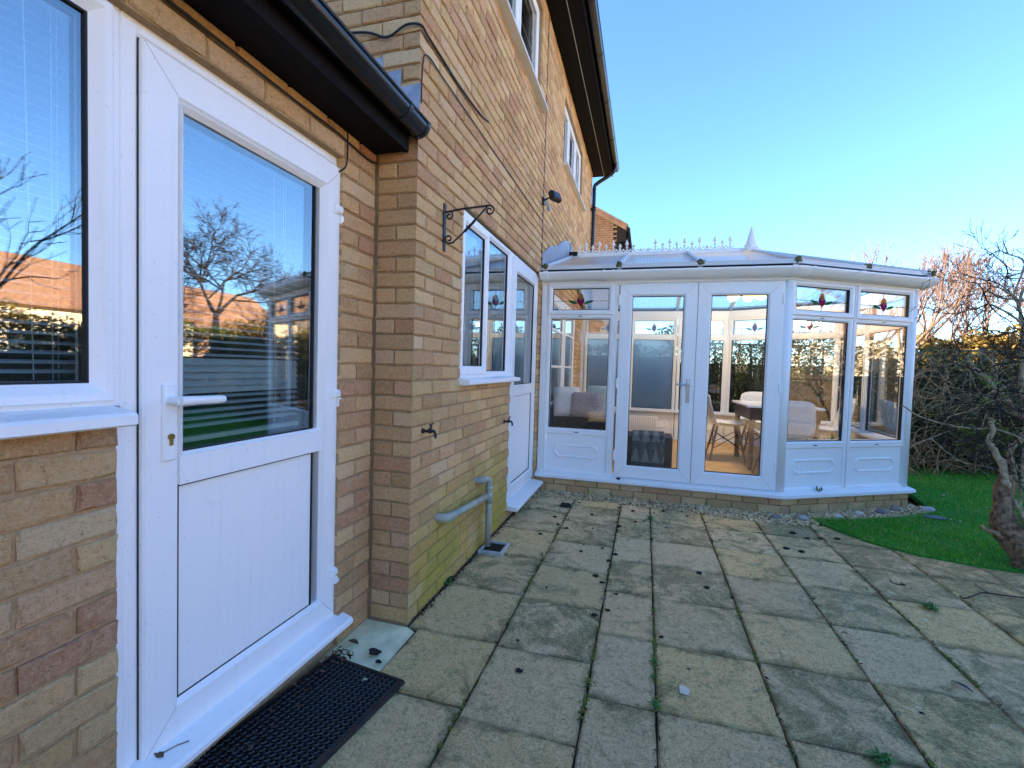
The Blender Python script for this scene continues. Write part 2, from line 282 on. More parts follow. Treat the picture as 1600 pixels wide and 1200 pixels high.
# ------------------------------------------------------------------ helpers: meshes and objects
ORG = {}                                        # world position each object's mesh is stored relative to
class Fr:                                       # local frame: u along the wall, v up, n outward
    def __init__(s, O, U, V=(0, 0, 1), N=None):
        s.O = Vector(O); s.U = Vector(U).normalized(); s.V = Vector(V).normalized(); s.N = Vector(N).normalized() if N else s.U.cross(s.V)
    def __call__(s, u, v, n): return s.O + s.U*u + s.V*v + s.N*n
W0 = Fr((0, 0, 0), (1, 0, 0), (0, 1, 0))        # world axes
class MB:
    def __init__(s): s.v = []; s.f = []; s.mi = []; s.cur = 0
    def add(s, vs, fs):
        b = len(s.v); s.v += [tuple(q) for q in vs]
        for f in fs: s.f.append(tuple(b+i for i in f)); s.mi.append(s.cur)
        return s
    def box(s, F, u0, u1, v0, v1, n0, n1):
        p = [F(u, v, n) for n in (n0, n1) for v in (v0, v1) for u in (u0, u1)]
        return s.add(p, [(0, 2, 3, 1), (4, 5, 7, 6), (0, 1, 5, 4), (2, 6, 7, 3), (0, 4, 6, 2), (1, 3, 7, 5)])
    def ring(s, F, u0, u1, v0, v1, prof, closed=True):
        vs = []
        for d, n in prof: vs += [F(u0+d, v0+d, n), F(u1-d, v0+d, n), F(u1-d, v1-d, n), F(u0+d, v1-d, n)]
        k = len(prof); fs = []
        for i in range(k if closed else k-1):
            j = (i+1) % k
            for q in range(4): fs.append((i*4+q, i*4+(q+1) % 4, j*4+(q+1) % 4, j*4+q))
        return s.add(vs, fs)
    def cbox(s, F, u0, u1, v0, v1, n0, n1, c=.004):       # box with chamfered front edges
        s.ring(F, u0, u1, v0, v1, [(0, n0), (0, n1-c), (c, n1)], False); b = len(s.v)
        s.f.append((b-4, b-3, b-2, b-1)); s.mi.append(s.cur); s.f.append((b-12, b-9, b-10, b-11)); s.mi.append(s.cur); return s
    def tube(s, pts, rad, sides=8, cap=True):
        pts = [Vector(q) for q in pts]; n = len(pts); rr = rad if isinstance(rad, (list, tuple)) else [rad]*n
        vs = []; prev = None
        for i in range(n):
            t = (pts[min(i+1, n-1)] - pts[max(i-1, 0)]).normalized()
            a = prev - t*prev.dot(t) if prev is not None else t.orthogonal()
            if a.length < 1e-6: a = t.orthogonal()
            a.normalize(); prev = a; b = t.cross(a)
            for q in range(sides):
                w = 2*math.pi*q/sides; vs.append(pts[i] + (a*math.cos(w) + b*math.sin(w))*rr[i])
        fs = [(i*sides+q, i*sides+(q+1) % sides, (i+1)*sides+(q+1) % sides, (i+1)*sides+q) for i in range(n-1) for q in range(sides)]
        if cap: fs += [tuple(range(sides-1, -1, -1)), tuple((n-1)*sides+q for q in range(sides))]
        return s.add(vs, fs)
    def lathe(s, c, prof, sides=16, axis=(0, 0, 1)):
        c = Vector(c); z = Vector(axis).normalized(); a = z.orthogonal().normalized(); b = z.cross(a); vs = []
        for r, h in prof:
            for q in range(sides):
                w = 2*math.pi*q/sides; vs.append(c + z*h + (a*math.cos(w)+b*math.sin(w))*r)
        k = len(prof)
        return s.add(vs, [(i*sides+q, i*sides+(q+1) % sides, (i+1)*sides+(q+1) % sides, (i+1)*sides+q) for i in range(k-1) for q in range(sides)]
                     + [tuple(range(sides-1, -1, -1)), tuple((k-1)*sides+q for q in range(sides))])
    def prism(s, F, poly, n0, n1):
        k = len(poly); vs = [F(u, v, n0) for u, v in poly] + [F(u, v, n1) for u, v in poly]
        return s.add(vs, [tuple(range(k-1, -1, -1)), tuple(range(k, 2*k))] + [(i, (i+1) % k, k+(i+1) % k, k+i) for i in range(k)])
    def blob(s, c, r, jit=.15, sub=1, rg=rnd, flat=1.0):
        t = (1+5**.5)/2
        V = [Vector(q).normalized() for q in [(-1, t, 0), (1, t, 0), (-1, -t, 0), (1, -t, 0), (0, -1, t), (0, 1, t), (0, -1, -t), (0, 1, -t), (t, 0, -1), (t, 0, 1), (-t, 0, -1), (-t, 0, 1)]]
        Fc = [(0, 11, 5), (0, 5, 1), (0, 1, 7), (0, 7, 10), (0, 10, 11), (1, 5, 9), (5, 11, 4), (11, 10, 2), (10, 7, 6), (7, 1, 8), (3, 9, 4), (3, 4, 2), (3, 2, 6), (3, 6, 8), (3, 8, 9), (4, 9, 5), (2, 4, 11), (6, 2, 10), (8, 6, 7), (9, 8, 1)]
        for _ in range(sub):
            mid = {}; nf = []
            def mp(i, j):
                k = (min(i, j), max(i, j))
                if k not in mid: V.append(((V[i]+V[j])/2).normalized()); mid[k] = len(V)-1
                return mid[k]
            for a, b, c_ in Fc:
                x, y, z = mp(a, b), mp(b, c_), mp(c_, a); nf += [(a, x, z), (b, y, x), (c_, z, y), (x, y, z)]
            Fc = nf
        rr = r if isinstance(r, (tuple, list)) else (r, r, r*flat); c = Vector(c)
        return s.add([c + Vector((q.x*rr[0], q.y*rr[1], q.z*rr[2]))*(1+rg.uniform(-jit, jit)) for q in V], Fc)
    def mesh(s, name, mats, org=(0, 0, 0), smooth=False):
        o = Vector(org); me = bpy.data.meshes.new(name); me.from_pydata([(x-o.x, y-o.y, z-o.z) for x, y, z in s.v], [], s.f)
        for m in mats: me.materials.append(MT[m])
        if len(mats) > 1: me.polygons.foreach_set('material_index', s.mi)
        if smooth: me.polygons.foreach_set('use_smooth', [True]*len(me.polygons))
        me.update(); return me
    def build(s, name, mats, parent=None, smooth=False, label=None, cat=None, group=None, kind=None, at=None):
        if isinstance(mats, str): mats = [mats]
        org = ORG[parent.name] if parent else Vector(at or (0, 0, 0))
        o = bpy.data.objects.new(name, s.mesh(name, mats, org, smooth)); col.objects.link(o)
        if parent: o.parent = parent
        else: o.location = org
        ORG[o.name] = org; return tag(o, label, cat, group, kind)
def tag(o, label=None, cat=None, group=None, kind=None):
    for k, v in (('label', label), ('category', cat), ('group', group), ('kind', kind)):
        if v: o[k] = v
    return o
def thing(name, label, cat, at=(0, 0, 0), group=None, kind=None):
    o = bpy.data.objects.new(name, None); col.objects.link(o); o.location = at; o.empty_display_size = .1
    ORG[o.name] = Vector(at); return tag(o, label, cat, group, kind)
def inst(name, me, pos, parent=None, rot=None, scale=None):              # an object that shares mesh data
    o = bpy.data.objects.new(name, me); col.objects.link(o); org = ORG[parent.name] if parent else Vector((0, 0, 0))
    o.location = Vector(pos) - org
    if parent: o.parent = parent
    if rot is not None: o.rotation_euler = rot
    if scale is not None: o.scale = scale
    ORG[o.name] = org; return o
def px(P):                                                              # where a point falls in the 1600 x 1200 frame
    d = Vector(P) - CAM; z = d.dot(fw)
    return (800 + FPX*d.dot(rt)/z, 600 - FPX*d.dot(up)/z, z) if z > .05 else None
def curve_pts(pts, n=8):                                                # Catmull-Rom through points
    pts = [Vector(q) for q in pts]; out = []
    for i in range(len(pts)-1):
        a, b, c, d = pts[max(i-1, 0)], pts[i], pts[i+1], pts[min(i+2, len(pts)-1)]
        for k in range(n):
            t = k/n; out.append(.5*((2*b) + (c-a)*t + (2*a-5*b+4*c-d)*t*t + (3*b-a-3*c+d)*t**3))
    return out + [pts[-1]]
# ------------------------------------------------------------------ HOUSE
XA = -.217
FA = Fr((XA, 0, 0), (0, 1, 0)); FB = Fr((0, 0, 0), (0, 1, 0)); FRt = Fr((0, 0, 0), (1, 0, 0))
house = thing('house', 'buff brick house with black gutters, white door and white framed windows', 'house', (0, 0, 0))
OPA = [(-9, -1.17, 1.11, 2.175), (-1.17, -.253, 0.0, 2.175)]
OPB = [(.60, 1.82, 1.20, 2.25), (1.72, 2.70, .075, 2.25), (1.10, 2.50, 3.825, 4.725), (3.80, 5.50, 3.825, 4.65), (3.35, 5.30, .15, 2.175)]
def wall_body(F, u0, u1, v0, v1, ops, n0, n1, mb):
    us = sorted({u0, u1} | {x for o in ops for x in o[:2] if u0 < x < u1}); vs = sorted({v0, v1} | {x for o in ops for x in o[2:] if v0 < x < v1})
    for a, b in zip(us, us[1:]):
        for c, d in zip(vs, vs[1:]):
            m, n = (a+b)/2, (c+d)/2
            if not any(o[0] < m < o[1] and o[2] < n < o[3] for o in ops): mb.box(F, a, b, c, d, n0, n1)
BR = []
def lay(F, u0, u1, v0, v1, ops, even, odd, pitch=.225, L=.215, cornL=False, cornR=False, depth=.016):
    k0, k1 = int(math.floor(v0/.075+1e-6)), int(math.ceil(v1/.075-1e-6))
    for k in range(k0, k1):
        z0, z1 = max(v0, k*.075+.005), min(v1, (k+1)*.075-.005); zc = (z0+z1)/2
        if z1-z0 < .02: continue
        cut = sorted([(o[0], o[1]) for o in ops if o[2] < zc < o[3]]); iv = []; a = u0
        for c, d in cut:
            if c > a: iv.append((a, c))
            a = max(a, d)
        if a < u1: iv.append((a, u1))
        first = even if k % 2 == 0 else odd
        edges = []; x = u0
        edges.append((x, x+first)); x += first+.01
        while x < u1: edges.append((x, x+L)); x += pitch
        for a, b in edges:
            for c, d in iv:
                p, q = max(a, c), min(b, d)
                if q-p > .035:
                    BR.append(dict(F=F, u=(p, q), v=(z0, z1), mL=cornL and abs(p-u0) < .002, mR=cornR and abs(q-u1) < .002, d=depth))
def brick_mesh(b, s_=None):
    g = random.Random(s_ if s_ is not None else int(b['u'][0]*7919 + b['v'][0]*104729 + b['F'].O.x*31)); F = b['F']
    (a, e), (c, d) = b['u'], b['v']; D = b['d']; off = g.uniform(-.002, .0015); mb = MB(); ch = .0055
    if b['mL'] or b['mR']: off = 0
    cl = 0 if b['mL'] else ch; cr = 0 if b['mR'] else ch; us = [a+cl, a+(e-a)*.35, a+(e-a)*.67, e-cr]; vv = [c+ch, (c+d)/2, d-ch]
    V = []; idx = {}
    for j in range(3):
        for i in range(4):
            ed = (i == 0 and b['mL']) or (i == 3 and b['mR'])
            jj = 0 if ed else .0016; idx[i, j] = len(V)
            V.append(F(us[i]+(0 if ed else g.uniform(-.003, .003)), vv[j]+g.uniform(-.0022, .0022), off+g.uniform(-jj, jj)))
    fs = [(idx[i, j], idx[i+1, j], idx[i+1, j+1], idx[i, j+1]) for i in range(3) for j in range(2)]
    per = [(i, 0) for i in range(4)] + [(3, 1)] + [(i, 2) for i in range(3, -1, -1)] + [(0, 1)]
    o1 = len(V)
    for i, j in per:
        u = a if i == 0 else e if i == 3 else us[i]; v = c if j == 0 else d if j == 2 else vv[1]
        m = (i == 0 and b['mL']) or (i == 3 and b['mR'])
        V.append(F(u+(0 if m else g.uniform(-.0028, .0028)), v+g.uniform(-.0028, .0028), 0 if m else off-ch*g.uniform(.6, 1.5)))
    o2 = len(V)
    for i, j in per:
        u = a+(D if b['mL'] else 0) if i == 0 else e-(D if b['mR'] else 0) if i == 3 else us[i]; v = c if j == 0 else d if j == 2 else vv[1]
        V.append(F(u, v, -D))
    k = len(per)
    for q in range(k):
        r = (q+1) % k
        fs.append((o1+q, o1+r, idx[per[r]], idx[per[q]])); fs.append((o2+q, o2+r, o1+r, o1+q))
    mb.add(V, fs); return mb
# brick layout
lay(FA, -3.9, -1.172, 0, 1.125, [], .155, .0425)
lay(FA, -.253, -.006, 0, 2.30, [(-.253, -.253, 0, 0)], .113, .237, depth=.055)
lay(FA, -3.9, -.253, 2.175, 2.30, [], .155, .05)
lay(FRt, XA+.006, 0, 0, 2.30, [], .211, .0975, L=.1035, cornR=True)
lay(FRt, -2.9, 0, 2.40, 4.88, [], .213, .101, cornR=True)
OPBR = OPB + [(2.715, 2.80, 0, 2.10)]
lay(FB, 0, 6.80, 0, 4.88, OPB, .1025, .215, cornL=True)
# mortar bodies
mw = MB(); wall_body(FB, .2495, 6.80, -.1, 4.90, OPB, -.26, -.011, mw)
wall_b = mw.build('brick_wall', 'mortar', house, label='tall two storey brick side wall beside the patio')
mw = MB(); wall_body(FA, -3.9, .0, -.1, 2.30, [(-9, -1.17, 1.11, 2.175), (-1.17, -.253, .0, 2.175)], -.26, -.011, mw)
mw.box(FA, -1.17, -.253, -.1, .085, -.26, -.02)
wall_a = mw.build('brick_wall', 'mortar', house, label='low brick wall around the white half glazed door')
mw = MB(); mw.box(FRt, XA-.2, -.011, -.1, 2.31, -.25, -.0112); mw.box(FRt, -7.2, -.011, 2.31, 4.90, -.25, -.011)
wall_r = mw.build('brick_wall', 'mortar', house, label='narrow brick return where the house steps out')
# the bricks that show largest are objects, the others one mesh
def area(b):
    F = b['F']; q = [px(F(u, v, 0)) for u in b['u'] for v in b['v']]
    if any(x is None for x in q): return 0
    cx = sum(x[0] for x in q)/4; cy = sum(x[1] for x in q)/4
    if not (-30 < cx < 1630 and -30 < cy < 1230): return 0
    if F is FB and b['u'][0] > 2.72 and b['v'][0] < 2.4: return 0
    if F is FRt and 2.2 < b['v'][0] < 2.62: return 0
    a, b_, c, d = q
    return abs((d[0]-a[0])*(c[1]-b_[1]) - (c[0]-b_[0])*(d[1]-a[1]))/2
BR.sort(key=area, reverse=True)
owner = {id(FA): wall_a, id(FB): wall_b, id(FRt): wall_r}
for b in BR[:300]:
    par = owner[id(b['F'])]; mb = brick_mesh(b); c = b['F'](sum(b['u'])/2, sum(b['v'])/2, 0)
    me = mb.mesh('brick', ['brick'], c); inst('brick', me, c, par)
rest = MB()
for b in BR[300:]:
    m = brick_mesh(b); rest.add(m.v, m.f)
rest.build('bricks', 'brick', house, kind='stuff', label='the many smaller bricks higher up and further along the walls')
# ---- generic pieces of joinery
def frame_prof(w, n1, n0, bead=.02, drop=.014): return [(0, n0), (0, n1-.004), (.004, n1), (w-bead, n1), (w, n1-drop), (w, n0)]
def sash(F, u0, u1, v0, v1, w, n1, n0, mb, bead=.02, drop=.014): mb.ring(F, u0, u1, v0, v1, frame_prof(w, n1, n0, bead, drop))
def pane(F, u0, u1, v0, v1, n, mb, th=.02): mb.box(F, u0-.008, u1+.008, v0-.008, v1+.008, n-th, n)
def gask(F, u0, u1, v0, v1, n, mb): mb.ring(F, u0, u1, v0, v1, [(-.002, n-.03), (-.002, n), (.005, n), (.005, n-.03)])
# ---- kitchen door in wall A  (u = world Y, n measured from the wall face)
FD = -.043
kd = MB(); sash(FA, -1.135, -.222, .10, 2.185, .048, FD, FD-.07, kd, bead=.01, drop=.008)
kdoor = kd.build('kitchen_door', 'upvc', house, label='white half glazed door with a blank lower panel')
m = MB(); n1 = FD+.020; n0 = FD-.045
m.ring(FA, -1.093, -.236, .136, 2.13, [(0, n0), (0, n1-.005), (.005, n1), (.098, n1), (.112, n1-.016), (.112, n0)])
m.box(FA, -.985, -.344, .905, .992, n0, n1-.0003)
m.ring(FA, -.981, -.348, .985, 2.018, [(0, n0), (0, n1-.001), (.001, n1-.001), (.016, n1-.016), (.016, n0)], False)
m.build('door_leaf', 'upvc', kdoor)
def seams(F, u0, u1, v0, v1, d, n, par):
    m = MB(); w = .0009
    for (a, b), (sx, sz) in zip(((u0, v0), (u1, v0), (u1, v1), (u0, v1)), ((1, 1), (-1, 1), (-1, -1), (1, -1))):
        m.prism(F, [(a+.004*sx-w, b+.004*sz+w*sx*sz), (a+.004*sx+w, b+.004*sz-w*sx*sz), (a+d*sx+w, b+d*sz-w*sx*sz), (a+d*sx-w, b+d*sz+w*sx*sz)], n-.001, n+.0003)
    m.build('weld_seam', 'seam', par)
seams(FA, -1.093, -.236, .136, 2.13, .097, n1, kdoor)
m = MB(); m.cbox(FA, -.975, -.386, .248, .898, n1-.05, n1-.022, .002); m.build('door_panel', 'upvc', kdoor)
m = MB(); gask(FA, -.981, -.386, .243, .902, n1-.017, m); gask(FA, -.981, -.388, 1.0, 2.016, n1-.017, m)
m.ring(FA, -1.0955, -.2335, .1335, 2.1325, [(0, FD+.001), (0, FD+.004), (.004, FD+.004), (.004, FD+.001)]); m.build('gasket', 'gasket', kdoor)
m = MB(); pane(FA, -.981, -.388, 1.0, 2.016, n1-.024, m); m.build('pane', 'glass_house', kdoor)
m = MB(); m.prism(Fr((0, 0, 0), (1, 0, 0), (0, 0, 1), (0, 1, 0)), [(XA-.11, .085), (XA-.11, .150), (XA+FD+.004, .147), (XA+.050, .128), (XA+.058, .118), (XA+.058, .102), (XA+.046, .100), (XA+.0, .085)], -1.30, -.2535)
m.prism(Fr((0, 0, 0), (1, 0, 0), (0, 0, 1), (0, 1, 0)), [(XA+.004, .090), (XA+.004, .141), (XA+.050, .128), (XA+.058, .118), (XA+.058, .102), (XA+.046, .100)], -.2535, -.222); m.build('threshold', 'upvc', kdoor)
m = MB(); m.cbox(FA, -1.045, -1.008, .985, 1.205, n1, n1+.012, .004)
m.tube([FA(-1.026, 1.160, n1+.008), FA(-1.026, 1.160, n1+.052)], .012, 10)
m.tube(curve_pts([FA(-1.03, 1.160, n1+.055), FA(-.98, 1.160, n1+.058), FA(-.885, 1.158, n1+.052)], 4), [.0135]*4+[.0125]*4+[.011], 10); m.build('handle', 'upvc', kdoor, smooth=False)
m = MB(); m.tube([FA(-1.024, 1.055, n1+.010), FA(-1.024, 1.055, n1+.017)], .0095, 14); m.box(FA, -1.0285, -1.0195, 1.030, 1.052, n1+.010, n1+.0165); m.build('keyhole', 'brass', kdoor)
for z in (1.93, 1.127, .327):
    m = MB(); m.cbox(FA, -.292, -.243, z-.002, z+.034, n1, n1+.018, .008); m.cbox(FA, -.258, -.2345, z-.042, z-.004, n1-.004, n1+.020, .008); m.build('hinge', 'upvc', kdoor)
m = MB(); m.cbox(FA, -1.168, -1.139, .0, 1.11, -.05, -.026, .003)
for i in range(60):
    z = i*.0187; m.blob(FA(-1.169+.0015*math.sin(i*1.9), z, -.027), (.006, .005+.003*rnd.random(), .012), .2, 0)
m.build('cover_strip', 'upvc', kdoor)
# ---- kitchen window left of the door
kw = MB(); sash(FA, -2.9, -1.136, 1.150, 2.185, .052, FD+.001, FD-.07, kw); kwin = kw.build('kitchen_window', 'upvc', house, label='large white framed window beside the half glazed door')
m = MB(); sash(FA, -2.84, -1.162, 1.166, 2.165, .047, FD+.018, FD-.05, m, bead=.026, drop=.020); m.build('frame', 'upvc', kwin)
m = MB(); gask(FA, -2.793, -1.209, 1.213, 2.118, FD-.002, m); m.build('gasket', 'gasket', kwin)
m = MB(); pane(FA, -2.793, -1.209, 1.213, 2.118, FD-.010, m); m.build('pane', 'glass_house', kwin)
FXZ = Fr((0, 0, 0), (1, 0, 0), (0, 0, 1), (0, 1, 0))
m = MB(); m.prism(FXZ, [(XA-.10, 1.10), (XA-.10, 1.158), (XA+FD+.004, 1.155), (XA+.052, 1.142), (XA+.060, 1.134), (XA+.060, 1.112), (XA+.046, 1.106), (XA+.002, 1.108)], -3.0, -1.165); m.build('window_sill', 'upvc', kwin)
# ---- ground floor window and door on the long wall
RB = -.028
gw = MB(); sash(FB, .60, 1.722, 1.20, 2.238, .045, RB, RB-.07, gw); gw.cbox(FB, 1.10, 1.15, 1.24, 2.195, RB-.07, RB-.0005)
gwin = gw.build('side_window', 'upvc', house, label='white two pane window above the waste pipe')
m = MB(); sash(FB, .628, 1.118, 1.225, 2.212, .055, RB+.016, RB-.05, m); m.build('frame', 'upvc', gwin)
m = MB(); gask(FB, .683, 1.063, 1.28, 2.157, RB-.002, m); gask(FB, 1.152, 1.677, 1.245, 2.193, RB-.016, m); m.build('gasket', 'gasket', gwin)
m = MB(); pane(FB, .683, 1.063, 1.28, 2.157, RB-.008, m); m.build('pane', 'glass_house', gwin)
m = MB(); pane(FB, 1.152, 1.677, 1.245, 2.193, RB-.024, m); m.build('pane', 'glass_house', gwin)
m = MB(); m.prism(FXZ, [(-.09, 1.16), (-.09, 1.212), (RB, 1.208), (.058, 1.196), (.066, 1.188), (.066, 1.168), (.052, 1.163), (.002, 1.165)], .585, 1.78); m.build('window_sill', 'upvc', gwin)
sd = MB(); sash(FB, 1.722, 2.70, .105, 2.238, .05, RB, RB-.07, sd); sdoor = sd.build('side_door', 'upvc', house, label='narrow white half glazed door beside the conservatory')
m = MB(); n1 = RB+.018; m.ring(FB, 1.76, 2.662, .15, 2.20, [(0, RB-.05), (0, n1-.005), (.005, n1), (.095, n1), (.108, n1-.014), (.108, RB-.05)])
m.box(FB, 1.866, 2.556, 1.03, 1.125, RB-.05, n1-.0003); m.build('door_leaf', 'upvc', sdoor)
m = MB(); m.cbox(FB, 1.875, 2.548, .262, 1.025, n1-.05, n1-.02, .002); m.build('door_panel', 'upvc', sdoor)
m = MB(); gask(FB, 1.868, 2.554, .258, 1.030, n1-.015, m); gask(FB, 1.868, 2.554, 1.125, 2.092, n1-.015, m); m.build('gasket', 'gasket', sdoor)
m = MB(); pane(FB, 1.868, 2.554, 1.125, 2.092, n1-.022, m); m.build('pane', 'glass_house', sdoor)
m = MB(); m.prism(FXZ, [(-.09, .08), (-.09, .125), (RB, .122), (.085, .105), (.095, .097), (.095, .080), (.08, .075), (.0, .078)], 1.70, 2.715); m.build('threshold', 'upvc', sdoor)
# ---- upstairs windows
def up_window(label, u0, u1, v0, v1, mul):
    f = MB(); sash(FB, u0, u1, v0, v1, .05, RB-.02, RB-.09, f)
    for q in mul: f.cbox(FB, q-.03, q+.03, v0+.04, v1-.04, RB-.085, RB-.0205)
    w = f.build('bedroom_window', 'upvc', house, label=label)
    ed = [u0+.05] + [x for q in mul for x in (q-.03, q+.03)] + [u1-.05]
    for a, b in zip(ed[::2], ed[1::2]):
        m = MB(); sash(FB, a-.012, b+.012, v0+.038, v1-.038, .05, RB-.004, RB-.07, m); m.build('frame', 'upvc', w)
        m = MB(); pane(FB, a+.038, b-.038, v0+.088, v1-.088, RB-.03, m); m.build('pane', 'glass_house', w)
    m = MB(); m.prism(FXZ, [(-.10, v0-.055), (-.10, v0+.004), (RB-.02, v0), (.060, v0-.010), (.068, v0-.018), (.068, v0-.040), (.0, v0-.045)], u0-.03, u1+.045); m.build('window_sill', 'upvc_cream', w)
up_window('nearer upstairs window cut off by the top of the picture', 1.10, 2.50, 3.825, 4.73, [1.78])
up_window('further upstairs window above the conservatory', 3.80, 5.50, 3.825, 4.655, [4.35, 4.95])
# ---- patio doors from the house into the conservatory
pd = MB(); sash(FB, 3.35, 5.30, .16, 2.18, .06, -.02, -.1, pd); pd.cbox(FB, 4.29, 4.36, .2, 2.14, -.09, -.0205); pdoor = pd.build('patio_door', 'upvc', house, label='white glazed doors from the house into the conservatory')
for a, b in ((3.41, 4.29), (4.36, 5.24)):
    m = MB(); sash(FB, a, b, .22, 2.12, .08, -.004, -.07, m)
    for z in (.85, 1.3, 1.75): m.box(FB, a+.07, b-.07, z-.014, z+.014, -.05, -.012)
    m.build('door_leaf', 'upvc', pdoor)
    m = MB(); pane(FB, a+.08, b-.08, .30, 2.04, -.028, m, .006); m.build('pane', 'glass_house', pdoor)
# ---- rooms behind the glass
def room(x0, x1, y0, y1, z0, z1):
    m = MB(); m.box(W0, x0, x1, y0, y1, z0, z1); m.f = m.f[1:2] + m.f[2:5]; m.mi = m.mi[:4]   # no floor, open to the wall side
    o = m.build('room_wall', 'interior', house)
    m = MB(); m.box(W0, x0, x1, y0, y1, z0-.05, z0); m.build('room_floor', 'interior_floor', house)
room(-4.2, XA-.262, -3.9, -.26, .1, 2.32); room(-4.2, -.262, .26, 6.6, .12, 2.5); room(-4.2, -.262, .26, 6.6, 2.7, 4.88)
# ---- low roof over the door: fascia, soffit, gutter, tiles
m = MB(); m.box(W0, XA-.02, -.062, -4.2, -.018, 2.287, 2.30); m.box(W0, -.062, -.040, -4.2, -.016, 2.283, 2.42); m.build('fascia', 'fascia_black', house, label='black fascia and soffit above the door')
def gutter(y0, y1, cx, cz, r, name, lab, joints, fall=0.0):
    m = MB(); N = 12; P = []
    for i in range(N+1):
        w = math.pi*i/N; P.append((math.cos(w)*r, -math.sin(w)*r))
    P2 = [(P[-1][0]*.93, .0)] + [(x*.94, z*.94) for x, z in P[::-1]] + []
    prof = P + P2; k = len(prof)
    ys = [y0, y1]; vs = []
    for y in ys: vs += [(cx+x, y, cz+z) for x, z in prof]
    fs = [(i, (i+1) % k, k+(i+1) % k, k+i) for i in range(k)]; m.add(vs, fs)
    cap = [(cx+x, y1, cz+z) for x, z in P]; m.add(cap, [tuple(range(len(cap)))])
    m.tube([(cx+r, y0, cz+.001), (cx+r, y1, cz+.001)], .006, 6)
    g = m.build(name, 'black_plastic', house, smooth=True, label=lab)
    for y, w in joints:
        j = MB(); 
        for yy in (y, y+w):
            A = [(cx+x*1.05, yy-.006, cz+z*1.05) for x, z in P]; B = [(cx+x*1.05, yy+.006, cz+z*1.05) for x, z in P]
            A2 = [(cx+x*1.0, yy-.006, cz+z*1.0) for x, z in P]; B2 = [(cx+x*1.0, yy+.006, cz+z*1.0) for x, z in P]; n = len(A)
            j.add(A+B+A2+B2, [(i, i+1, n+i+1, n+i) for i in range(n-1)] + [(2*n+i, 2*n+i+1, i+1, i) for i in range(n-1)] + [(n+i, n+i+1, 3*n+i+1, 3*n+i) for i in range(n-1)])
        j.build('bracket', 'black_plastic', g)
    return g
gutter(-4.2, -.022, .012, 2.397, .058, 'gutter', 'black half round gutter above the door', [(-.035, .012), (-.20, .012), (-1.3, .02)])
def tiled_roof(xe, ze, xr, zr, y0, y1, tw, tl, name, mat, lab, rows=None):
    n = Vector((xr-xe, 0, zr-ze)); L = n.length; n.normalize(); F = Fr((xe, 0, ze), (0, 1, 0), n); s_ = 1 if F.N.z > 0 else -1
    m = MB(); m.box(F, y0, y1, 0, L, -.05*s_, -.012*s_); r = m.build(name, mat, house, label=lab)
    t = MB(); k = 0
    for i in range(int(L/tl)+1):
        for j in range(int((y1-y0)/tw)+1):
            a = y0+j*tw; b = min(a+tw-.004, y1)
            if b-a > .03: t.box(F, a, b, i*tl-.02, min(i*tl+tl+.04, L), s_*(.012), s_*(.030+.008*rnd.random()))
    o = t.build('roof_tiles', mat, house, kind='stuff'); return r
tiled_roof(.0, 2.425, -4.2, 5.55, -4.2, -.02, .23, .30, 'roof', 'tile_roof', 'low tiled roof over the door side of the house')
for i, (x, z) in enumerate([(.0, 2.60), (-.10, 2.675), (-.20, 2.75), (-.30, 2.825), (-.40, 2.90), (-.50, 2.975)]):
    m = MB(); m.prism(FRt, [(x+.008, z), (x-.10, z-.004), (x-.115, z-.01), (x-.085, z-.06), (x-.03, z-.175), (x+.008, z-.15)], .0045+.002*(i % 2), .0085+.002*(i % 2)); m.build('lead_flashing', 'lead', house)
# ---- main roof
m = MB(); m.box(W0, -.02, .33, -.25, 7.0, 4.885, 4.90); m.box(W0, .33, .35, -.25, 7.0, 4.87, 5.02); m.box(W0, -.01, .33, 6.98, 7.0, 4.90, 5.15)
m.build('fascia', 'fascia_black', house, label='black boarded eaves high above the patio')
m = MB(); m.box(W0, .19, .1945, -.25, 6.97, 4.8825, 4.8845); m.build('soffit_joint', 'slat', house)
gutter(-.25, 6.95, .405, 4.985, .06, 'gutter', 'black gutter along the high eaves', [(y, .02) for y in (.6, 1.7, 2.75, 3.6, 4.6, 5.7, 6.6)])
tiled_roof(.36, 5.03, -3.6, 7.6, -.3, 7.05, .33, .38, 'roof', 'tile_roof', 'main tiled roof'); 
m = MB(); m.add([(-3.6, -.3, 7.6), (-3.6, 7.05, 7.6), (-7.5, 7.05, 5.0), (-7.5, -.3, 5.0)], [(0, 1, 2, 3)])
m.add([(-7.2, 0, 4.9), (0, 0, 4.9), (-3.6, 0, 7.5)], [(0, 1, 2)]); m.add([(-7.2, 6.8, 4.9), (0, 6.8, 4.9), (-3.6, 6.8, 7.5)], [(0, 1, 2)])
m.box(W0, -7.2, -.27, 6.55, 6.79, -.1, 4.9); m.box(W0, -4.4, -4.22, -4.2, -.02, -.1, 5.7); m.add([(-4.25, -4.15, 2.2), (-.05, -4.15, 2.2), (-.05, -4.15, 2.44), (-4.25, -4.15, 5.6)], [(0, 1, 2, 3)]); m.box(W0, -7.2, -7.0, -4.2, 6.8, -.1, 4.9); m.box(W0, -7.0, -.5, -4.2, -4.0, -.1, 2.3); m.build('back_walls', 'brick_far', house)
# downpipe at the far corner
m = MB(); m.tube(curve_pts([(.405, 6.72, 4.94), (.39, 6.72, 4.86), (.30, 6.72, 4.78), (.10, 6.72, 4.66), (.05, 6.72, 4.58), (.05, 6.72, 4.3), (.05, 6.72, 2.4)], 5), .034, 12)
m.tube([(.05, 6.72, 4.17), (.05, 6.72, 4.23)], .042, 12); m.box(W0, -.01, .05, 6.68, 6.76, 4.19, 4.21); m.build('downpipe', 'black_plastic', house, smooth=True)
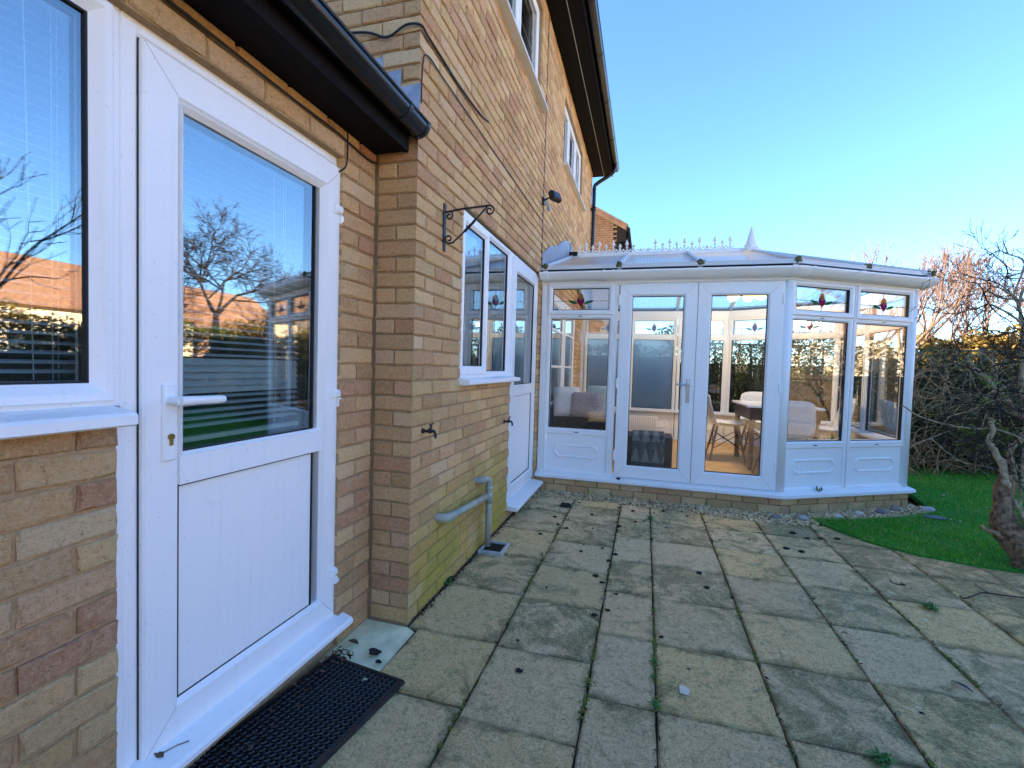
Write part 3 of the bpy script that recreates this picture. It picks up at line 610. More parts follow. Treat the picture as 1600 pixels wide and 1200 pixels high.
# movement joint
m = MB(); m.box(FB, 2.735, 2.747, 2.27, 4.88, -.01, .0035); m.build('movement_joint', 'cable_black', house)
# ---- waste pipe, gully
wp = thing('waste_pipe', 'grey green plastic waste pipe with two branches fixed to the brick wall', 'pipe', (.06, 1.03, 0))
PX, PY = .062, 1.03
m = MB(); m.tube([(PX, PY, .03), (PX, PY, .44)], .021, 14); m.build('stack', 'pipe_grey', wp, smooth=True)
m = MB(); m.tube(curve_pts([(PX, PY, .40), (PX, PY, .475), (PX-.004, PY-.012, .497), (PX-.02, PY-.035, .505), (PX-.022, PY-.06, .505), (PX-.03, PY-.085, .505), (-.02, PY-.10, .505)], 4), .0225, 14)
m.tube([(PX, PY, .425), (PX, PY, .452)], .026, 14); m.tube([(PX-.021, PY-.05, .505), (PX-.021, PY-.075, .505)], .026, 14); m.build('elbow', 'pipe_grey', wp, smooth=True)
m = MB(); m.tube([(PX, PY, .335), (PX, PY, .405)], .0265, 14); m.tube([(PX, PY, .385), (PX-.003, PY-.045, .388)], .0255, 14)
m.tube([(PX-.002, PY-.03, .388), (PX-.008, .37, .435)], .021, 14); m.build('branch', 'pipe_grey', wp, smooth=True)
m = MB(); m.tube(curve_pts([(PX-.008, .40, .432), (PX-.008, .35, .437), (PX-.016, .325, .440), (.02, .312, .441), (-.02, .312, .441)], 4), .0245, 14); m.tube([(PX-.008, .385, .433), (PX-.008, .40, .432)], .0262, 14); m.build('elbow', 'pipe_grey', wp, smooth=True)
gl = thing('drain_gully', 'square drain gully with black grid under the waste pipe', 'drain', (.1, 1.07, 0))
m = MB(); m.ring(W0, .015, .185, .965, 1.165, [(0, -.02), (0, .016), (.003, .019), (.016, .019), (.019, .012), (.019, -.02)]); m.build('rim', 'drain_white', gl)
m = MB(); m.box(W0, .03, .17, .98, 1.15, -.02, .004)
for i in range(7): m.box(W0, .036, .164, .99+i*.023, .999+i*.023, .003, .0105)
m.build('grid', 'rubber', gl)
# ---- taps, bracket, floodlight, cables
def sc3(m, k, o): m.v = [tuple(o[i]+(v[i]-o[i])*k for i in range(3)) for v in m.v]
def tap(label, y, z, sw):
    t = thing('outdoor_tap', label, 'tap', (0, y, z)); k = .72
    m = MB(); m.lathe((-.005, y, z), [(.018, 0), (.018, .012), (.011, .014), (.011, .05)], 10, (1, 0, 0)); sc3(m, k, (0, y, z)); m.build('backplate', 'iron', t)
    m = MB(); m.blob((.055, y, z+.004), (.02, .018, .02), .12, 1); m.tube(curve_pts([(.055, y, z), (.085, y-.004, z+.004), (.098, y-.005, z-.02), (.098, y-.005, z-.042)], 3), .0105, 8)
    m.tube([(.055, y, z+.01), (.06, y+sw*.4, z+.045)], .008, 8); sc3(m, k, (0, y, z)); m.build('spout', 'iron', t)
    m = MB(); m.tube([(.06, y+sw*.4-.028, z+.048), (.06, y+sw*.4+.028, z+.052)], .006, 8); sc3(m, k, (0, y, z)); m.build('handle', 'iron', t)
tap('small dark outdoor tap near the corner of the brick wall', .12, .945, .02); tap('dark outdoor tap on the brick wall by the narrow door', 1.55, .845, .035)
bk = thing('hanging_basket_bracket', 'black wrought iron hanging basket bracket with scrolls on the brick wall', 'bracket', (0, .315, 1.92))
def scroll(c, a0, turns, r0, sgn):                                       # spiral in the XZ plane
    return [(c[0]+r0*(1-.72*i/22)*math.cos(a0+sgn*turns*2*math.pi*i/22), .315, c[1]+r0*(1-.72*i/22)*math.sin(a0+sgn*turns*2*math.pi*i/22)) for i in range(23)]
m = MB(); m.box(W0, .0, .006, .300, .330, 1.895, 2.150); m.build('backplate', 'iron', bk)
m = MB(); m.tube([(.006, .315, 2.105), (.10, .315, 2.117), (.245, .315, 2.125)], .0055, 6); m.tube([(.245, .315, 2.125)] + scroll((.258, 2.100), R_(90), 1.25, .026, -1), .005, 6); m.tube([(.012, .315, 2.106)] + scroll((.030, 2.085), R_(110), 1.2, .024, -1), .0048, 6); m.build('arm', 'iron', bk)
m = MB(); st = [(.245-.19*i/16, .315+.0015*math.sin(i*2), 2.122-.180*i/16-.006*math.sin(math.pi*i/16)) for i in range(17)]; m.tube(st, [.0045]*6+[.0075, .0065, .0078, .0066, .0078]+[.0045]*6, 6)
m.tube([st[-1]] + scroll((.030, 1.962), R_(-70), 1.2, .024, -1), .0048, 6); m.build('brace', 'iron', bk)
fl = thing('floodlight', 'black floodlight with motion sensor high on the brick wall', 'floodlight', (0, 2.70, 2.95))
m = MB(); m.box(W0, 0, .03, 2.66, 2.73, 2.93, 3.02); m.tube(curve_pts([(.03, 2.69, 2.99), (.075, 2.69, 3.01), (.11, 2.69, 3.03)], 3), .012, 8); sc3(m, .78, (0, 2.70, 2.96)); m.build('mount', 'black_plastic', fl)
Fh = Fr((.17, 2.70, 3.035), (.45, .89, 0), (-.35, .18, .92)); m = MB(); m.cbox(Fh, -.085, .085, -.06, .06, -.035, .03, .012)
for q in (-.06, -.03, 0, .03, .06): m.box(Fh, q-.006, q+.006, -.045, .045, -.055, -.034)
sc3(m, .78, (0, 2.70, 2.96)); m.build('lamp_body', 'black_plastic', fl); m = MB(); m.box(Fh, -.065, .065, -.042, .042, .0302, .033); sc3(m, .78, (0, 2.70, 2.96)); m.build('lens', 'pane_dark', fl)
m = MB(); m.tube(curve_pts([(.05, 2.69, 2.975), (.075, 2.69, 2.93), (.085, 2.69, 2.90)], 3), .010, 8); m.blob((.09, 2.69, 2.875), (.028, .028, .036), .02, 1); sc3(m, .78, (0, 2.70, 2.96)); m.build('sensor', 'drain_white', fl, smooth=True)
def cable(name, label, pts, r=.0045):
    return MB().tube(curve_pts(pts, 6), r, 6).build(name, 'cable_black', None, smooth=True, label=label, cat='cable', at=pts[0])
cable('cable', 'thick black cable crossing the corner above the low gutter and down the wall', [(-.60, -.012, 2.905), (-.30, -.012, 2.88), (-.17, -.014, 2.835), (-.07, -.014, 2.875), (.004, -.008, 2.868), (.010, .06, 2.86), (.008, .22, 2.86), (.008, .45, 2.855), (.008, .80, 2.875), (.008, .97, 2.91)], .006)
cable('cable', 'thin black cable along a brick course towards the floodlight', [(.006, .012, 2.52), (.006, .02, 2.70), (.006, .07, 2.775), (.005, .3, 2.775), (.005, 1.0, 2.775), (.005, 2.0, 2.775), (.005, 2.72, 2.775)], .0035)
cable('cable', 'black cable clipped to the brickwork above the door under the soffit', [(XA+.006, -2.2, 2.256), (XA+.006, -1.2, 2.255), (XA+.007, -.6, 2.246), (XA+.006, -.34, 2.250), (XA+.006, -.10, 2.235), (XA+.012, -.012, 2.245)], .005)
cable('cable', 'short black cable dropping beside the top of the door', [(XA+.005, -.245, 2.285), (XA+.006, -.243, 2.22), (XA+.004, -.249, 2.14), (XA-.025, -.262, 2.11)], .0035)
# ---- blinds
def blind(label, u0, u1, z0, z1, n, closed=()):
    b = thing('venetian_blind', label, 'blind', (XA+n, (u0+u1)/2, z0)); F = Fr((XA+n, (u0+u1)/2, 0), (0, 1, 0)); L = (u1-u0)/2
    def slat(t):
        m = MB(); pr = [(-.0125, 0), (-.006, .0016), (.006, .0016), (.0125, 0)]
        vs = [(w*math.cos(t)-h*math.sin(t), e, w*math.sin(t)+h*math.cos(t)) for e in (-L, L) for w, h in pr]
        m.add(vs, [(i, i+1, 5+i, 4+i) for i in range(3)]); return m.mesh('slat', ['slat'], (0, 0, 0), True)
    ms = slat(R_(-22)); mc = slat(R_(-68)); z = z1-.03
    while z > z0+.03:
        inst('slat', mc if any(a < z < b_ for a, b_ in closed) else ms, (F.O.x, F.O.y, z), b); z -= .0235
    m = MB(); m.box(F, -L, L, z1-.02, z1+.01, -.016, .016); m.box(F, -L, L, z0, z0+.016, -.013, .013); m.build('rail', 'slat', b)
    m = MB()
    for q in (-L+.08, L-.10):
        m.tube([F(q, z0, .0145), F(q, z1, .0145)], .0011, 4); m.tube([F(q+.012, z0, .0145), F(q+.012, z1, .0145)], .0008, 4)
    m.tube([F(L-.14, z0+.02, .017), F(L-.15, z1-.3, .017), F(L-.155, z1, .017)], .0014, 4); m.build('cord', 'cord', b)
blind('white venetian blind behind the glass of the half glazed door', -.99, -.375, 1.01, 2.03, -.135, closed=[(1.165, 1.285)])
blind('white venetian blind behind the large window by the door', -2.8, -1.14, 1.20, 2.14, -.135)

cu = MB(); vs = []
for i in range(41):
    y = 4.42+i*.019
    for z in (.16, .8, 1.5, 2.12): vs.append((-.36+.022*math.sin(i*1.35)+.004*math.sin(i*3.1+z), y, z))
cu.add(vs, [(i*4+j, (i+1)*4+j, (i+1)*4+j+1, i*4+j+1) for i in range(40) for j in range(3)])
cu.build('curtain', 'curtain', None, smooth=True, label='blue grey curtain behind the glazed doors inside the conservatory', cat='curtain', at=(-.36, 4.8, .16))
# ------------------------------------------------------------------ CONSERVATORY
YF, YB, YR, XC = 2.80, 6.10, 4.45, 2.32
A30 = R_(30); FL = 1.515
P1 = Vector((XC, YF, 0)); P2 = P1 + Vector((math.cos(A30), math.sin(A30), 0))*FL
P3 = Vector((P2.x, 2*YR-P2.y, 0)); P4 = Vector((XC, YB, 0)); P0 = Vector((0.0, YF, 0)); P5 = Vector((0.0, YB, 0))
PLAN = [P0, P1, P2, P3, P4, P5]
cons = thing('conservatory', 'white framed glazed conservatory with finial and crested ridge', 'conservatory', (1.8, 4.4, 0))
def seg_frame(a, b): return Fr(a, (b-a))
F1, F2, F3, F4, F5 = [seg_frame(a, b) for a, b in zip(PLAN, PLAN[1:])]
def offset(n):                                                           # plan polyline pushed outward by n
    out = []
    for i, q in enumerate(PLAN):
        if i == 0: N = F1.N; out.append(q+N*n)
        elif i == len(PLAN)-1: out.append(q+F5.N*n)
        else:
            a = seg_frame(PLAN[i-1], q).N; b = seg_frame(q, PLAN[i+1]).N; h = (a+b).normalized(); out.append(q + h*(n/h.dot(a)))
    return out
def sweep(prof, mb, closed=True, caps=True):                             # prof: (n, z) swept round the plan
    k = len(prof); rows = [offset(n) for n, z in prof]; vs = []
    for i in range(len(PLAN)):
        for j, (n, z) in enumerate(prof): q = rows[j][i]; vs.append((q.x, q.y, z))
    fs = [(i*k+j, (i+1)*k+j, (i+1)*k+(j+1) % k, i*k+(j+1) % k) for i in range(len(PLAN)-1) for j in range(k if closed else k-1)]
    if caps: fs += [tuple(range(k)), tuple((len(PLAN)-1)*k+j for j in range(k-1, -1, -1))]
    mb.add(vs, fs)
# brick plinth
base = MB(); sweep([(-.20, -.05), (-.20, .135), (.012, .135), (.012, -.05)], base); plinth = base.build('plinth', 'mortar', cons, label='low brick plinth under the conservatory sill')
for F, L in ((F1, XC), (F2, FL), (F3, (P3-P2).length)):
    e = .018 if F is not F1 else 0.02
    for k, (z0, z1) in enumerate(((-.03, .066), (.076, .134))):
        x = -.012 if F is not F1 else .0; x += 0 if k else -.0
        ln = .10 if k == 0 else .19
        while x < L+.012:
            b = dict(F=Fr(F.O+F.N*.027, F.U), u=(x, min(x+ln, L+.012)), v=(z0, z1), mL=False, mR=False, d=.02)
            if b['u'][1]-b['u'][0] > .03:
                mb = brick_mesh(b); c = b['F'](sum(b['u'])/2, sum(b['v'])/2, 0); inst('brick', mb.mesh('brick', ['brick'], c), c, plinth)
            x += ln+.01; ln = .215
m = MB(); sweep([(-.10, .136), (-.10, .197), (.0, .196), (.062, .184), (.074, .176), (.074, .150), (.060, .146), (.05, .136)], m); m.build('sill', 'upvc', cons, label='white sill running round the conservatory above the bricks')
m = MB(); sweep([(-.085, 2.150), (-.085, 2.255), (.020, 2.255), (.020, 2.150)], m); m.build('eaves_beam', 'upvc', cons)
m = MB(); sweep([(.021, 2.172), (.021, 2.245), (.135, 2.252), (.150, 2.252), (.150, 2.238), (.142, 2.225), (.132, 2.212), (.112, 2.192), (.096, 2.180), (.07, 2.172)], m); cg = m.build('gutter', 'upvc', cons, label='white ogee gutter round the conservatory')
def gjoint(F, u, w):
    j = MB(); pr = [(.022, 2.166), (.155, 2.257), (.157, 2.236), (.148, 2.222), (.137, 2.208), (.116, 2.187), (.098, 2.175), (.07, 2.167)]
    vs = [F(uu, z, n) for uu in (u, u+w) for n, z in pr]; k = len(pr); j.add(vs, [(i, (i+1) % k, k+(i+1) % k, k+i) for i in range(k)] + [tuple(range(k-1, -1, -1)), tuple(range(k, 2*k))]); j.build('joint', 'upvc', cg)
for F, u, w in ((F1, .04, .05), (F1, .64, .016), (F1, .73, .016), (F1, XC-.02, .012), (F2, .10, .012), (F2, FL-.06, .012)): gjoint(F, u, w)
# posts
def post(c, r, name='corner_post'):
    m = MB(); m.lathe((c.x, c.y, .19), [(r, 0), (r, 1.97)], 14); m.build(name, 'upvc', cons, smooth=True)
for q, F, G in ((P1, F1, F2), (P2, F2, F3), (P3, F3, F4), (P4, F4, F5)):
    h = (F.N+G.N).normalized(); post(q - h*.030, .046)
for F, u in ((F1, .0), (F5, XC-.05)):
    m = MB(); m.cbox(F, u+.005, u+.062, .19, 2.16, -.07, .004); m.build('wall_post', 'upvc', cons)
# glazed units
Z = dict(b=.195, pb=.243, pt=.600, gb=.665, gt=1.795, fb=1.834, ft=2.150)
def motif(F, uc, zc, par, sc_=1.22):
    S = sc_; n = -.0165
    def el(cx, cy, rx, ry, a=0, k=14):
        return [(uc+S*(cx+rx*math.cos(t)*math.cos(a)-ry*math.sin(t)*math.sin(a)), zc+S*(cy+rx*math.cos(t)*math.sin(a)+ry*math.sin(t)*math.cos(a))) for t in [2*math.pi*i/k for i in range(k)]]
    m = MB(); m.cur = 0; m.prism(F, el(0, -.012, .030, .038), n, n+.0022)
    m.cur = 1; m.prism(F, el(0, .018, .021, .030), n+.0004, n+.0030); m.cur = 2; m.prism(F, el(.0, -.040, .015, .018), n+.0006, n+.0032)
    m.cur = 3; m.prism(F, el(-.066, -.026, .040, .011, R_(-18)), n, n+.0022); m.prism(F, el(.066, -.026, .040, .011, R_(18)), n, n+.0022)
    m.cur = 4
    for pts in (el(0, -.004, .031, .047), el(0, -.05, .006, .02)):
        q = [F(u, v, n+.003) for u, v in pts]; m.tube(q+[q[0]], .0016, 4, False)
    m.build('flower_motif', ['stain_purple', 'stain_amber', 'stain_red', 'stain_green', 'gasket'], par)
def unit(F, u0, u1, label, glass='glass', wood=False):
    w = MB(); w.ring(F, u0, u1, Z['b'], 2.165, [(0, -.07), (0, -.004), (.004, 0), (.022, 0), (.030, -.008), (.030, -.07)])
    w.cbox(F, u0+.028, u1-.028, Z['pt'], Z['gb']-.016, -.068, -.0045); w.cbox(F, u0+.028, u1-.028, Z['gt']+.012, Z['fb']+.012, -.068, -.0045)
    o = w.build('window', 'upvc', cons, label=label)
    m = MB(); sash(F, u0+.012, u1-.012, Z['fb']+.004, Z['ft'], .046, .014, -.05, m); m.build('fanlight_frame', 'upvc', o)
    m = MB(); sash(F, u0+.024, u1-.024, Z['gb']-.026, Z['gt']+.022, .022, -.002, -.06, m, bead=.014, drop=.012); m.build('glazing_bead', 'upvc', o)
    a, b = u0+.058, u1-.058
    m = MB(); gask(F, a, b, Z['fb']+.050, Z['ft']-.046, -.002, m); gask(F, u0+.046, u1-.046, Z['gb']-.004, Z['gt'], -.016, m); m.build('gasket', 'gasket', o)
    m = MB(); pane(F, a, b, Z['fb']+.050, Z['ft']-.046, -.022, m, .012); m.build('fanlight_pane', 'glass', o)
    m = MB(); pane(F, u0+.046, u1-.046, Z['gb']-.004, Z['gt'], -.022, m, .012); m.build('pane', glass, o)
    zc = (Z['fb']+.05+Z['ft']-.046)/2; uc = (a+b)/2
    m = MB(); m.box(F, a, uc-.035, zc-.018, zc-.014, -.0215, -.0195); m.box(F, uc+.035, b, zc-.018, zc-.014, -.0215, -.0195); m.box(F, uc-.002, uc+.002, zc+.045, Z['ft']-.046, -.0215, -.0195); m.box(F, uc-.002, uc+.002, Z['fb']+.05, zc-.062, -.0215, -.0195); m.build('lead_strip', 'gasket', o)
    motif(F, uc, zc+.004, o)
    m = MB(); m.box(F, u0+.030, u1-.030, Z['b']+.028, Z['pt']+.004, -.050, -.020); m.build('panel', 'upvc', o)
    for s_ in (1, -1):
        pu0, pu1, pz0, pz1 = u0+.115, u1-.115, .352, .492; c = .035
        oc = [(pu0+c, pz0), (pu1-c, pz0), (pu1, pz0+c), (pu1, pz1-c), (pu1-c, pz1), (pu0+c, pz1), (pu0, pz1-c), (pu0, pz0+c)]
        cu, cz = (pu0+pu1)/2, (pz0+pz1)/2
        def ins(d): return [(u+(d if u < cu else -d)*(1 if abs(u-cu) > .02 else 0), v+(d if v < cz else -d)) for u, v in oc]
        nb = -.020 if s_ > 0 else -.050; m = MB(); vs = []
        L_ = [(oc, 0), (ins(.006), .011), (ins(.016), .011), (ins(.022), 0)]
        for pts, h in L_: vs += [F(u, v, nb+s_*h) for u, v in pts]
        m.add(vs, [(i*8+q, i*8+(q+1) % 8, (i+1)*8+(q+1) % 8, (i+1)*8+q) for i in range(3) for q in range(8)]); m.build('panel_moulding', 'upvc', o)
    m = MB(); m.cbox(F, uc-.022, uc+.022, Z['gb']-.045, Z['gb']-.037, -.004, -.0015, .001); m.cbox(F, uc-.02, uc+.02, Z['gt']+.024, Z['gt']+.030, -.004, -.0015, .001); m.build('drain_slot', 'gasket', o)
    return o
unit(F1, .064, .752, 'left window of the conservatory beside the brick wall')
unit(F2, .012, .745, 'nearer window of the angled conservatory side'); unit(F2, .757, 1.488, 'further window of the angled conservatory side')
h3 = (P3-P2).length/2; unit(F3, .03, h3-.008, 'end window of the conservatory facing the lawn'); unit(F3, h3+.008, 2*h3-.03, 'end window of the conservatory nearer the back fence')
unit(F4, .03, .752, 'rear angled conservatory window'); unit(F4, .762, FL-.03, 'rear angled conservatory window next to the end wall')
unit(F5, .03, .76, 'clear rear window of the conservatory facing the hedge'); unit(F5, .772, 1.50, 'frosted rear window of the conservatory above the radiator', 'frosted'); unit(F5, 1.512, 2.258, 'frosted rear window in the corner by the house', 'frosted')
# french doors
m = MB(); m.box(F1, .744, .764, .197, 2.163, -.066, -.006); m.box(F1, 2.275, 2.305, .197, 2.15, -.066, -.012); m.build('mullion', 'upvc', cons)
dfm = MB(); dfm.ring(F1, .7535, 2.288, .196, 2.165, [(0, -.07), (0, -.004), (.004, 0), (.024, 0), (.030, -.006), (.030, -.07)])
fd = dfm.build('french_doors', 'upvc', cons, label='pair of white glazed french doors')
for u0, u1, lab in ((.805, 1.5305, 'left leaf'), (1.5345, 2.262, 'right leaf')):
    m = MB(); m.ring(F1, u0, u1, .206, 2.138, [(0, -.05), (0, .014), (.005, .019), (.105, .019), (.122, .004), (.122, -.05)]); m.build('door_leaf', 'upvc', fd)
    seams(F1, u0, u1, .206, 2.138, .104, .019, fd)
    m = MB(); gask(F1, u0+.122, u1-.122, .328, 2.016, .004, m); m.build('gasket', 'gasket', fd)
    m = MB(); pane(F1, u0+.122, u1-.122, .328, 2.016, -.004, m, .014); m.build('pane', 'glass', fd)
    for z in (1.98, 1.15, .42):
        m = MB(); q = u0-.012 if u0 < 1 else u1-.006; m.cbox(F1, q, q+.018, z-.05, z+.05, .0, .030, .005); m.build('hinge', 'upvc', fd)
m = MB(); m.cbox(F1, 1.462, 1.490, .985, 1.215, .019, .030, .003); m.tube([F1(1.476, 1.165, .02), F1(1.476, 1.165, .068)], .009, 8); m.tube([F1(1.480, 1.165, .066), F1(1.365, 1.160, .064)], .0085, 8); m.build('handle', 'chrome', fd)
m = MB(); m.box(F1, 1.5285, 1.5365, .206, 2.138, .006, .012); m.build('gasket', 'gasket', fd)
# floor, inside sill
m = MB(); q = offset(-.06); m.add([(v.x, v.y, .180) for v in q] + [(v.x, v.y, .10) for v in q], [tuple(range(6)), tuple(range(11, 5, -1))]); m.build('floor', 'wood_floor', cons)
m = MB(); q0 = offset(-.071); q1 = offset(-.19)
for i in range(1, 5):
    a0, b0, a1, b1 = q0[i], q0[i+1], q1[i], q1[i+1]; vs = [(v.x, v.y, z) for z in (.622, .648) for v in (a0, b0, b1, a1)]
    m.add(vs, [(0, 3, 2, 1), (4, 5, 6, 7), (0, 1, 5, 4), (1, 2, 6, 5), (2, 3, 7, 6), (3, 0, 4, 7)])
m.build('inner_sill', 'upvc', cons)
# roof
ZE, ZR = 2.296, 2.795
APX = Vector((2.28, YR, ZR))
eo = offset(.075); eaves = [Vector((v.x, v.y, ZE)) for v in eo]
roof_m = MB(); roof_m.box(W0, .02, 2.30, YR-.040, YR+.040, ZR-.02, ZR+.030); roof_m.tube([(.02, YR, ZR+.03), (2.30, YR, ZR+.03)], .032, 10)
croof = roof_m.build('roof', 'upvc', cons, label='low pitched translucent roof with white bars')
mat_upvc('upvc_grey', (.62, .62, .61))
def sheet(pts):
    nrm = (pts[1]-pts[0]).cross(pts[2]-pts[0]).normalized(); nrm = nrm if nrm.z > 0 else -nrm; k = len(pts)
    m = MB(); m.add([tuple(p) for p in pts] + [tuple(p+nrm*.018) for p in pts], [tuple(range(k)), tuple(range(2*k-1, k-1, -1))] + [(i, (i+1) % k, k+(i+1) % k, k+i) for i in range(k)]); m.build('roof_panel', 'polycarbonate', croof)
def rafter(a, b, w=.022, boss=True):
    d = (b-a); L = d.length; d.normalize(); up_ = Vector((0, 0, 1)); U = d.cross(up_).normalized(); N = U.cross(d)
    F = Fr(a, U, d, N); m = MB(); m.cbox(F, -w, w, 0, L, -.045, .030, .010); m.build('rafter', 'upvc_grey', croof)
    if boss:
        c = a - d*.012; m = MB(); m.blob(c+Vector((0, 0, .010)), (.036, .030, .030), .3, 1); m.build('bar_end', 'moss_dark', croof)
simple('moss_dark', (.10, .10, .04), .95, var=.6, scale=60)
rx = [.045, .79, 1.535]; fe = lambda x: Vector((x, eaves[0].y, ZE)); rr = lambda x: Vector((x, YR, ZR)); be = lambda x: Vector((x, eaves[5].y, ZE))
for a, b in ((.045, .79), (.79, 1.535)):
    sheet([fe(a), fe(b), rr(b), rr(a)]); sheet([be(b), be(a), rr(a), rr(b)])
sheet([fe(1.535), eaves[1], APX, rr(1.535)]); sheet([eaves[4], be(1.535), rr(1.535), APX])
mids = [(eaves[i]+eaves[i+1])/2 for i in range(1, 4)]
fan = [eaves[1], mids[0], eaves[2], mids[1], eaves[3], mids[2], eaves[4]]
for a, b in zip(fan, fan[1:]): sheet([a, b, APX])
lift = Vector((0, 0, .012))
for x in rx: rafter(fe(x)+lift, rr(x)+lift, boss=x > .1 or True); rafter(be(x)+lift, rr(x)+lift)
for q in fan: rafter(q+lift, APX+lift)
# eaves trim under the sheets
m = MB(); sweep([(.060, 2.286), (.060, 2.330), (.100, 2.320), (.100, 2.282)], m); m.build('eaves_trim', 'upvc_grey', croof)
m = MB(); sweep([(.020, 2.2555), (.020, 2.300), (.050, 2.300), (.050, 2.2555)], m); m.build('eaves_gap_shade', 'gasket', croof)  # dark strip added to paint the shaded gap above the gutter
# finial and cresting
m = MB(); m.lathe((2.28, YR, ZR-.01), [(.13, 0), (.13, .04), (.09, .06), (.072, .066), (.072, .085), (.078, .087), (.078, .10), (.066, .102), (.011, .315), (.0, .325)], 20); m.build('finial', 'upvc', croof)
def crest_mesh(h):
    m = MB(); m.lathe((0, 0, 0), [(.008, .0), (.008, h*.30), (.024, h*.34), (.009, h*.40), (.010, h*.55), (.028, h*.62), (.018, h*.72), (.006, h*.96), (.0, h)], 8); return m.mesh('spike', ['upvc'])
tall, short, stub = crest_mesh(.165), crest_mesh(.115), crest_mesh(.05)
sc_m = MB()
for s_ in (-1, 1): sc_m.tube([(s_*.046*t, 0, .028+.030*(t-.5)**2*4-.006) for t in [i/6 for i in range(7)]], .0075, 6)
scroll_me = sc_m.mesh('scroll', ['upvc'])
for i in range(23):
    x = .14 + i*.0905
    if x > 2.13: break
    me = tall if i % 2 else short
    if i in (9, 10, 18): me = stub
    inst('cresting_spike', me, (x, YR, ZR+.058), croof, rot=(rnd.uniform(-.05, .05), rnd.uniform(-.04, .04), 0)); inst('cresting_scroll', scroll_me, (x, YR, ZR+.048), croof)
# lead flashing against the house
for s_ in (1, -1):
    m = MB(); ye = YF-.06 if s_ > 0 else YB+.06
    pts = [(ye, 2.30), (ye, 2.455), (ye+s_*.35, 2.62), (ye+s_*.75, 2.72), (ye+s_*1.2, 2.90), (YR-s_*.05, 3.02), (YR-s_*.03, ZR+.02), ]
    m.prism(Fr((0, 0, 0), (0, 1, 0)), pts, .006, .012); m.build('lead_flashing', 'lead', cons)
m = MB(); m.box(W0, .012, .12, YR-.06, YR+.06, ZR+.02, ZR+.075); m.build('ridge_stop', 'cone_dark', croof)
# pendant lamp (lit)
lamp = thing('ceiling_lamp', 'lit ceiling lamp with warm globes inside the conservatory', 'lamp', (2.25, YR, 2.3))
m = MB(); m.tube([(2.25, YR, 2.83), (2.25, YR, 2.38)], .008, 6); m.lathe((2.25, YR, 2.34), [(.05, 0), (.05, .04)], 12)
for i in range(5):
    w = 2*math.pi*i/5; m.tube(curve_pts([(2.25, YR, 2.36), (2.25+.08*math.cos(w), YR+.08*math.sin(w), 2.37), (2.25+.16*math.cos(w), YR+.16*math.sin(w), 2.32)], 3), .006, 6)
m.build('stem', 'chrome', lamp)
for i in range(5):
    w = 2*math.pi*i/5; m = MB(); m.blob((2.25+.17*math.cos(w), YR+.17*math.sin(w), 2.262), (.062, .062, .058), 0, 2); m.build('globe', 'lamp_glow', lamp, smooth=True)
    pl = bpy.data.lights.new('bulb', 'POINT'); pl.energy = 2.4; pl.color = (1.0, .72, .42); pl.shadow_soft_size = .05; po = bpy.data.objects.new('bulb', pl); col.objects.link(po); po.parent = lamp; po.location = Vector((2.25+.17*math.cos(w), YR+.17*math.sin(w), 2.18)) - ORG[lamp.name]
# ---- furniture
rad = thing('radiator', 'white panel radiator below the frosted window', 'radiator', (.95, 5.93, .25))
m = MB(); Fq = Fr((.45, 5.93, 0), (1, 0, 0)); m.cbox(Fq, 0, .84, .24, .54, -.03, .01, .006)
for i in range(24): m.cbox(Fq, .02+i*.034, .040+i*.034, .255, .525, .0095, .022, .006)
m.build('panel', 'radiator', rad); m = MB(); m.tube([Fq(.87, .24, -.01), Fq(.87, .18, -.01)], .009, 8); m.lathe(Fq(.87, .24, -.01), [(.018, 0), (.02, .06), (.012, .07)], 10); m.tube([Fq(.84, .27, -.01), Fq(.87, .27, -.01)], .01, 8); m.build('valve', 'radiator', rad); m = MB()
for x in (.1, .74): m.box(Fq, x-.015, x+.015, .18, .26, -.02, .0)
m.build('foot', 'radiator', rad)
sofa = thing('rattan_sofa', 'black rattan sofa behind the left window of the conservatory', 'sofa', (.42, 4.2, .18))
m = MB(); m.cbox(Fr((.08, 3.55, 0), (1, 0, 0)), 0, .62, .20, .655, -1.5, 0, .02); m.build('seat_base', 'rattan', sofa)
m = MB(); m.cbox(Fr((.05, 3.60, 0), (0, 1, 0)), 0, 1.4, .20, .92, 0, .12, .02); m.build('backrest', 'rattan', sofa)
m = MB(); m.cbox(Fr((.04, 3.53, 0), (1, 0, 0)), 0, .66, .18, .70, -.10, 0, .02); m.build('armrest', 'rattan', sofa)
m = MB(); m.cbox(Fr((.18, 3.65, .66), (1, 0, 0), (0, 1, 0)), 0, .5, 0, 1.38, 0, .07, .03); m.build('seat_cushion', 'cushion_grey', sofa)
def cushion(label, c, s_, rz, tilt, mat):
    m = MB(); N = 8; vs = []; T = Matrix.Translation(Vector(c)) @ Matrix.Rotation(rz, 4, 'Z') @ Matrix.Rotation(tilt, 4, 'X')
    for sd_ in (1, -1):
        for i in range(N+1):
            for j in range(N+1):
                a, b = 2*i/N-1, 2*j/N-1; t = ((1-a**4)*(1-b**4))**.5; pin = 1-.08*(a*a*b*b) ; k = 1-.07*(1-a*a)*abs(b)**3-.0
                vs.append(T @ Vector((a*s_[0]/2*pin*(1-.06*(1-b*b)*abs(a)**3), sd_*t*s_[2]/2, b*s_[1]/2*pin*k)))
    n = N+1; fs = []
    for h in (0, n*n): fs += [(h+i*n+j, h+(i+1)*n+j, h+(i+1)*n+j+1, h+i*n+j+1) for i in range(N) for j in range(N)]
    m.add(vs, fs); return m.build('cushion', mat, None, smooth=True, label=label, cat='cushion', at=c)
cushion('white square cushion propped up at the house end of the sofa', (.16, 3.66, .875), (.34, .40, .16), R_(18), R_(-14), 'cushion_white')
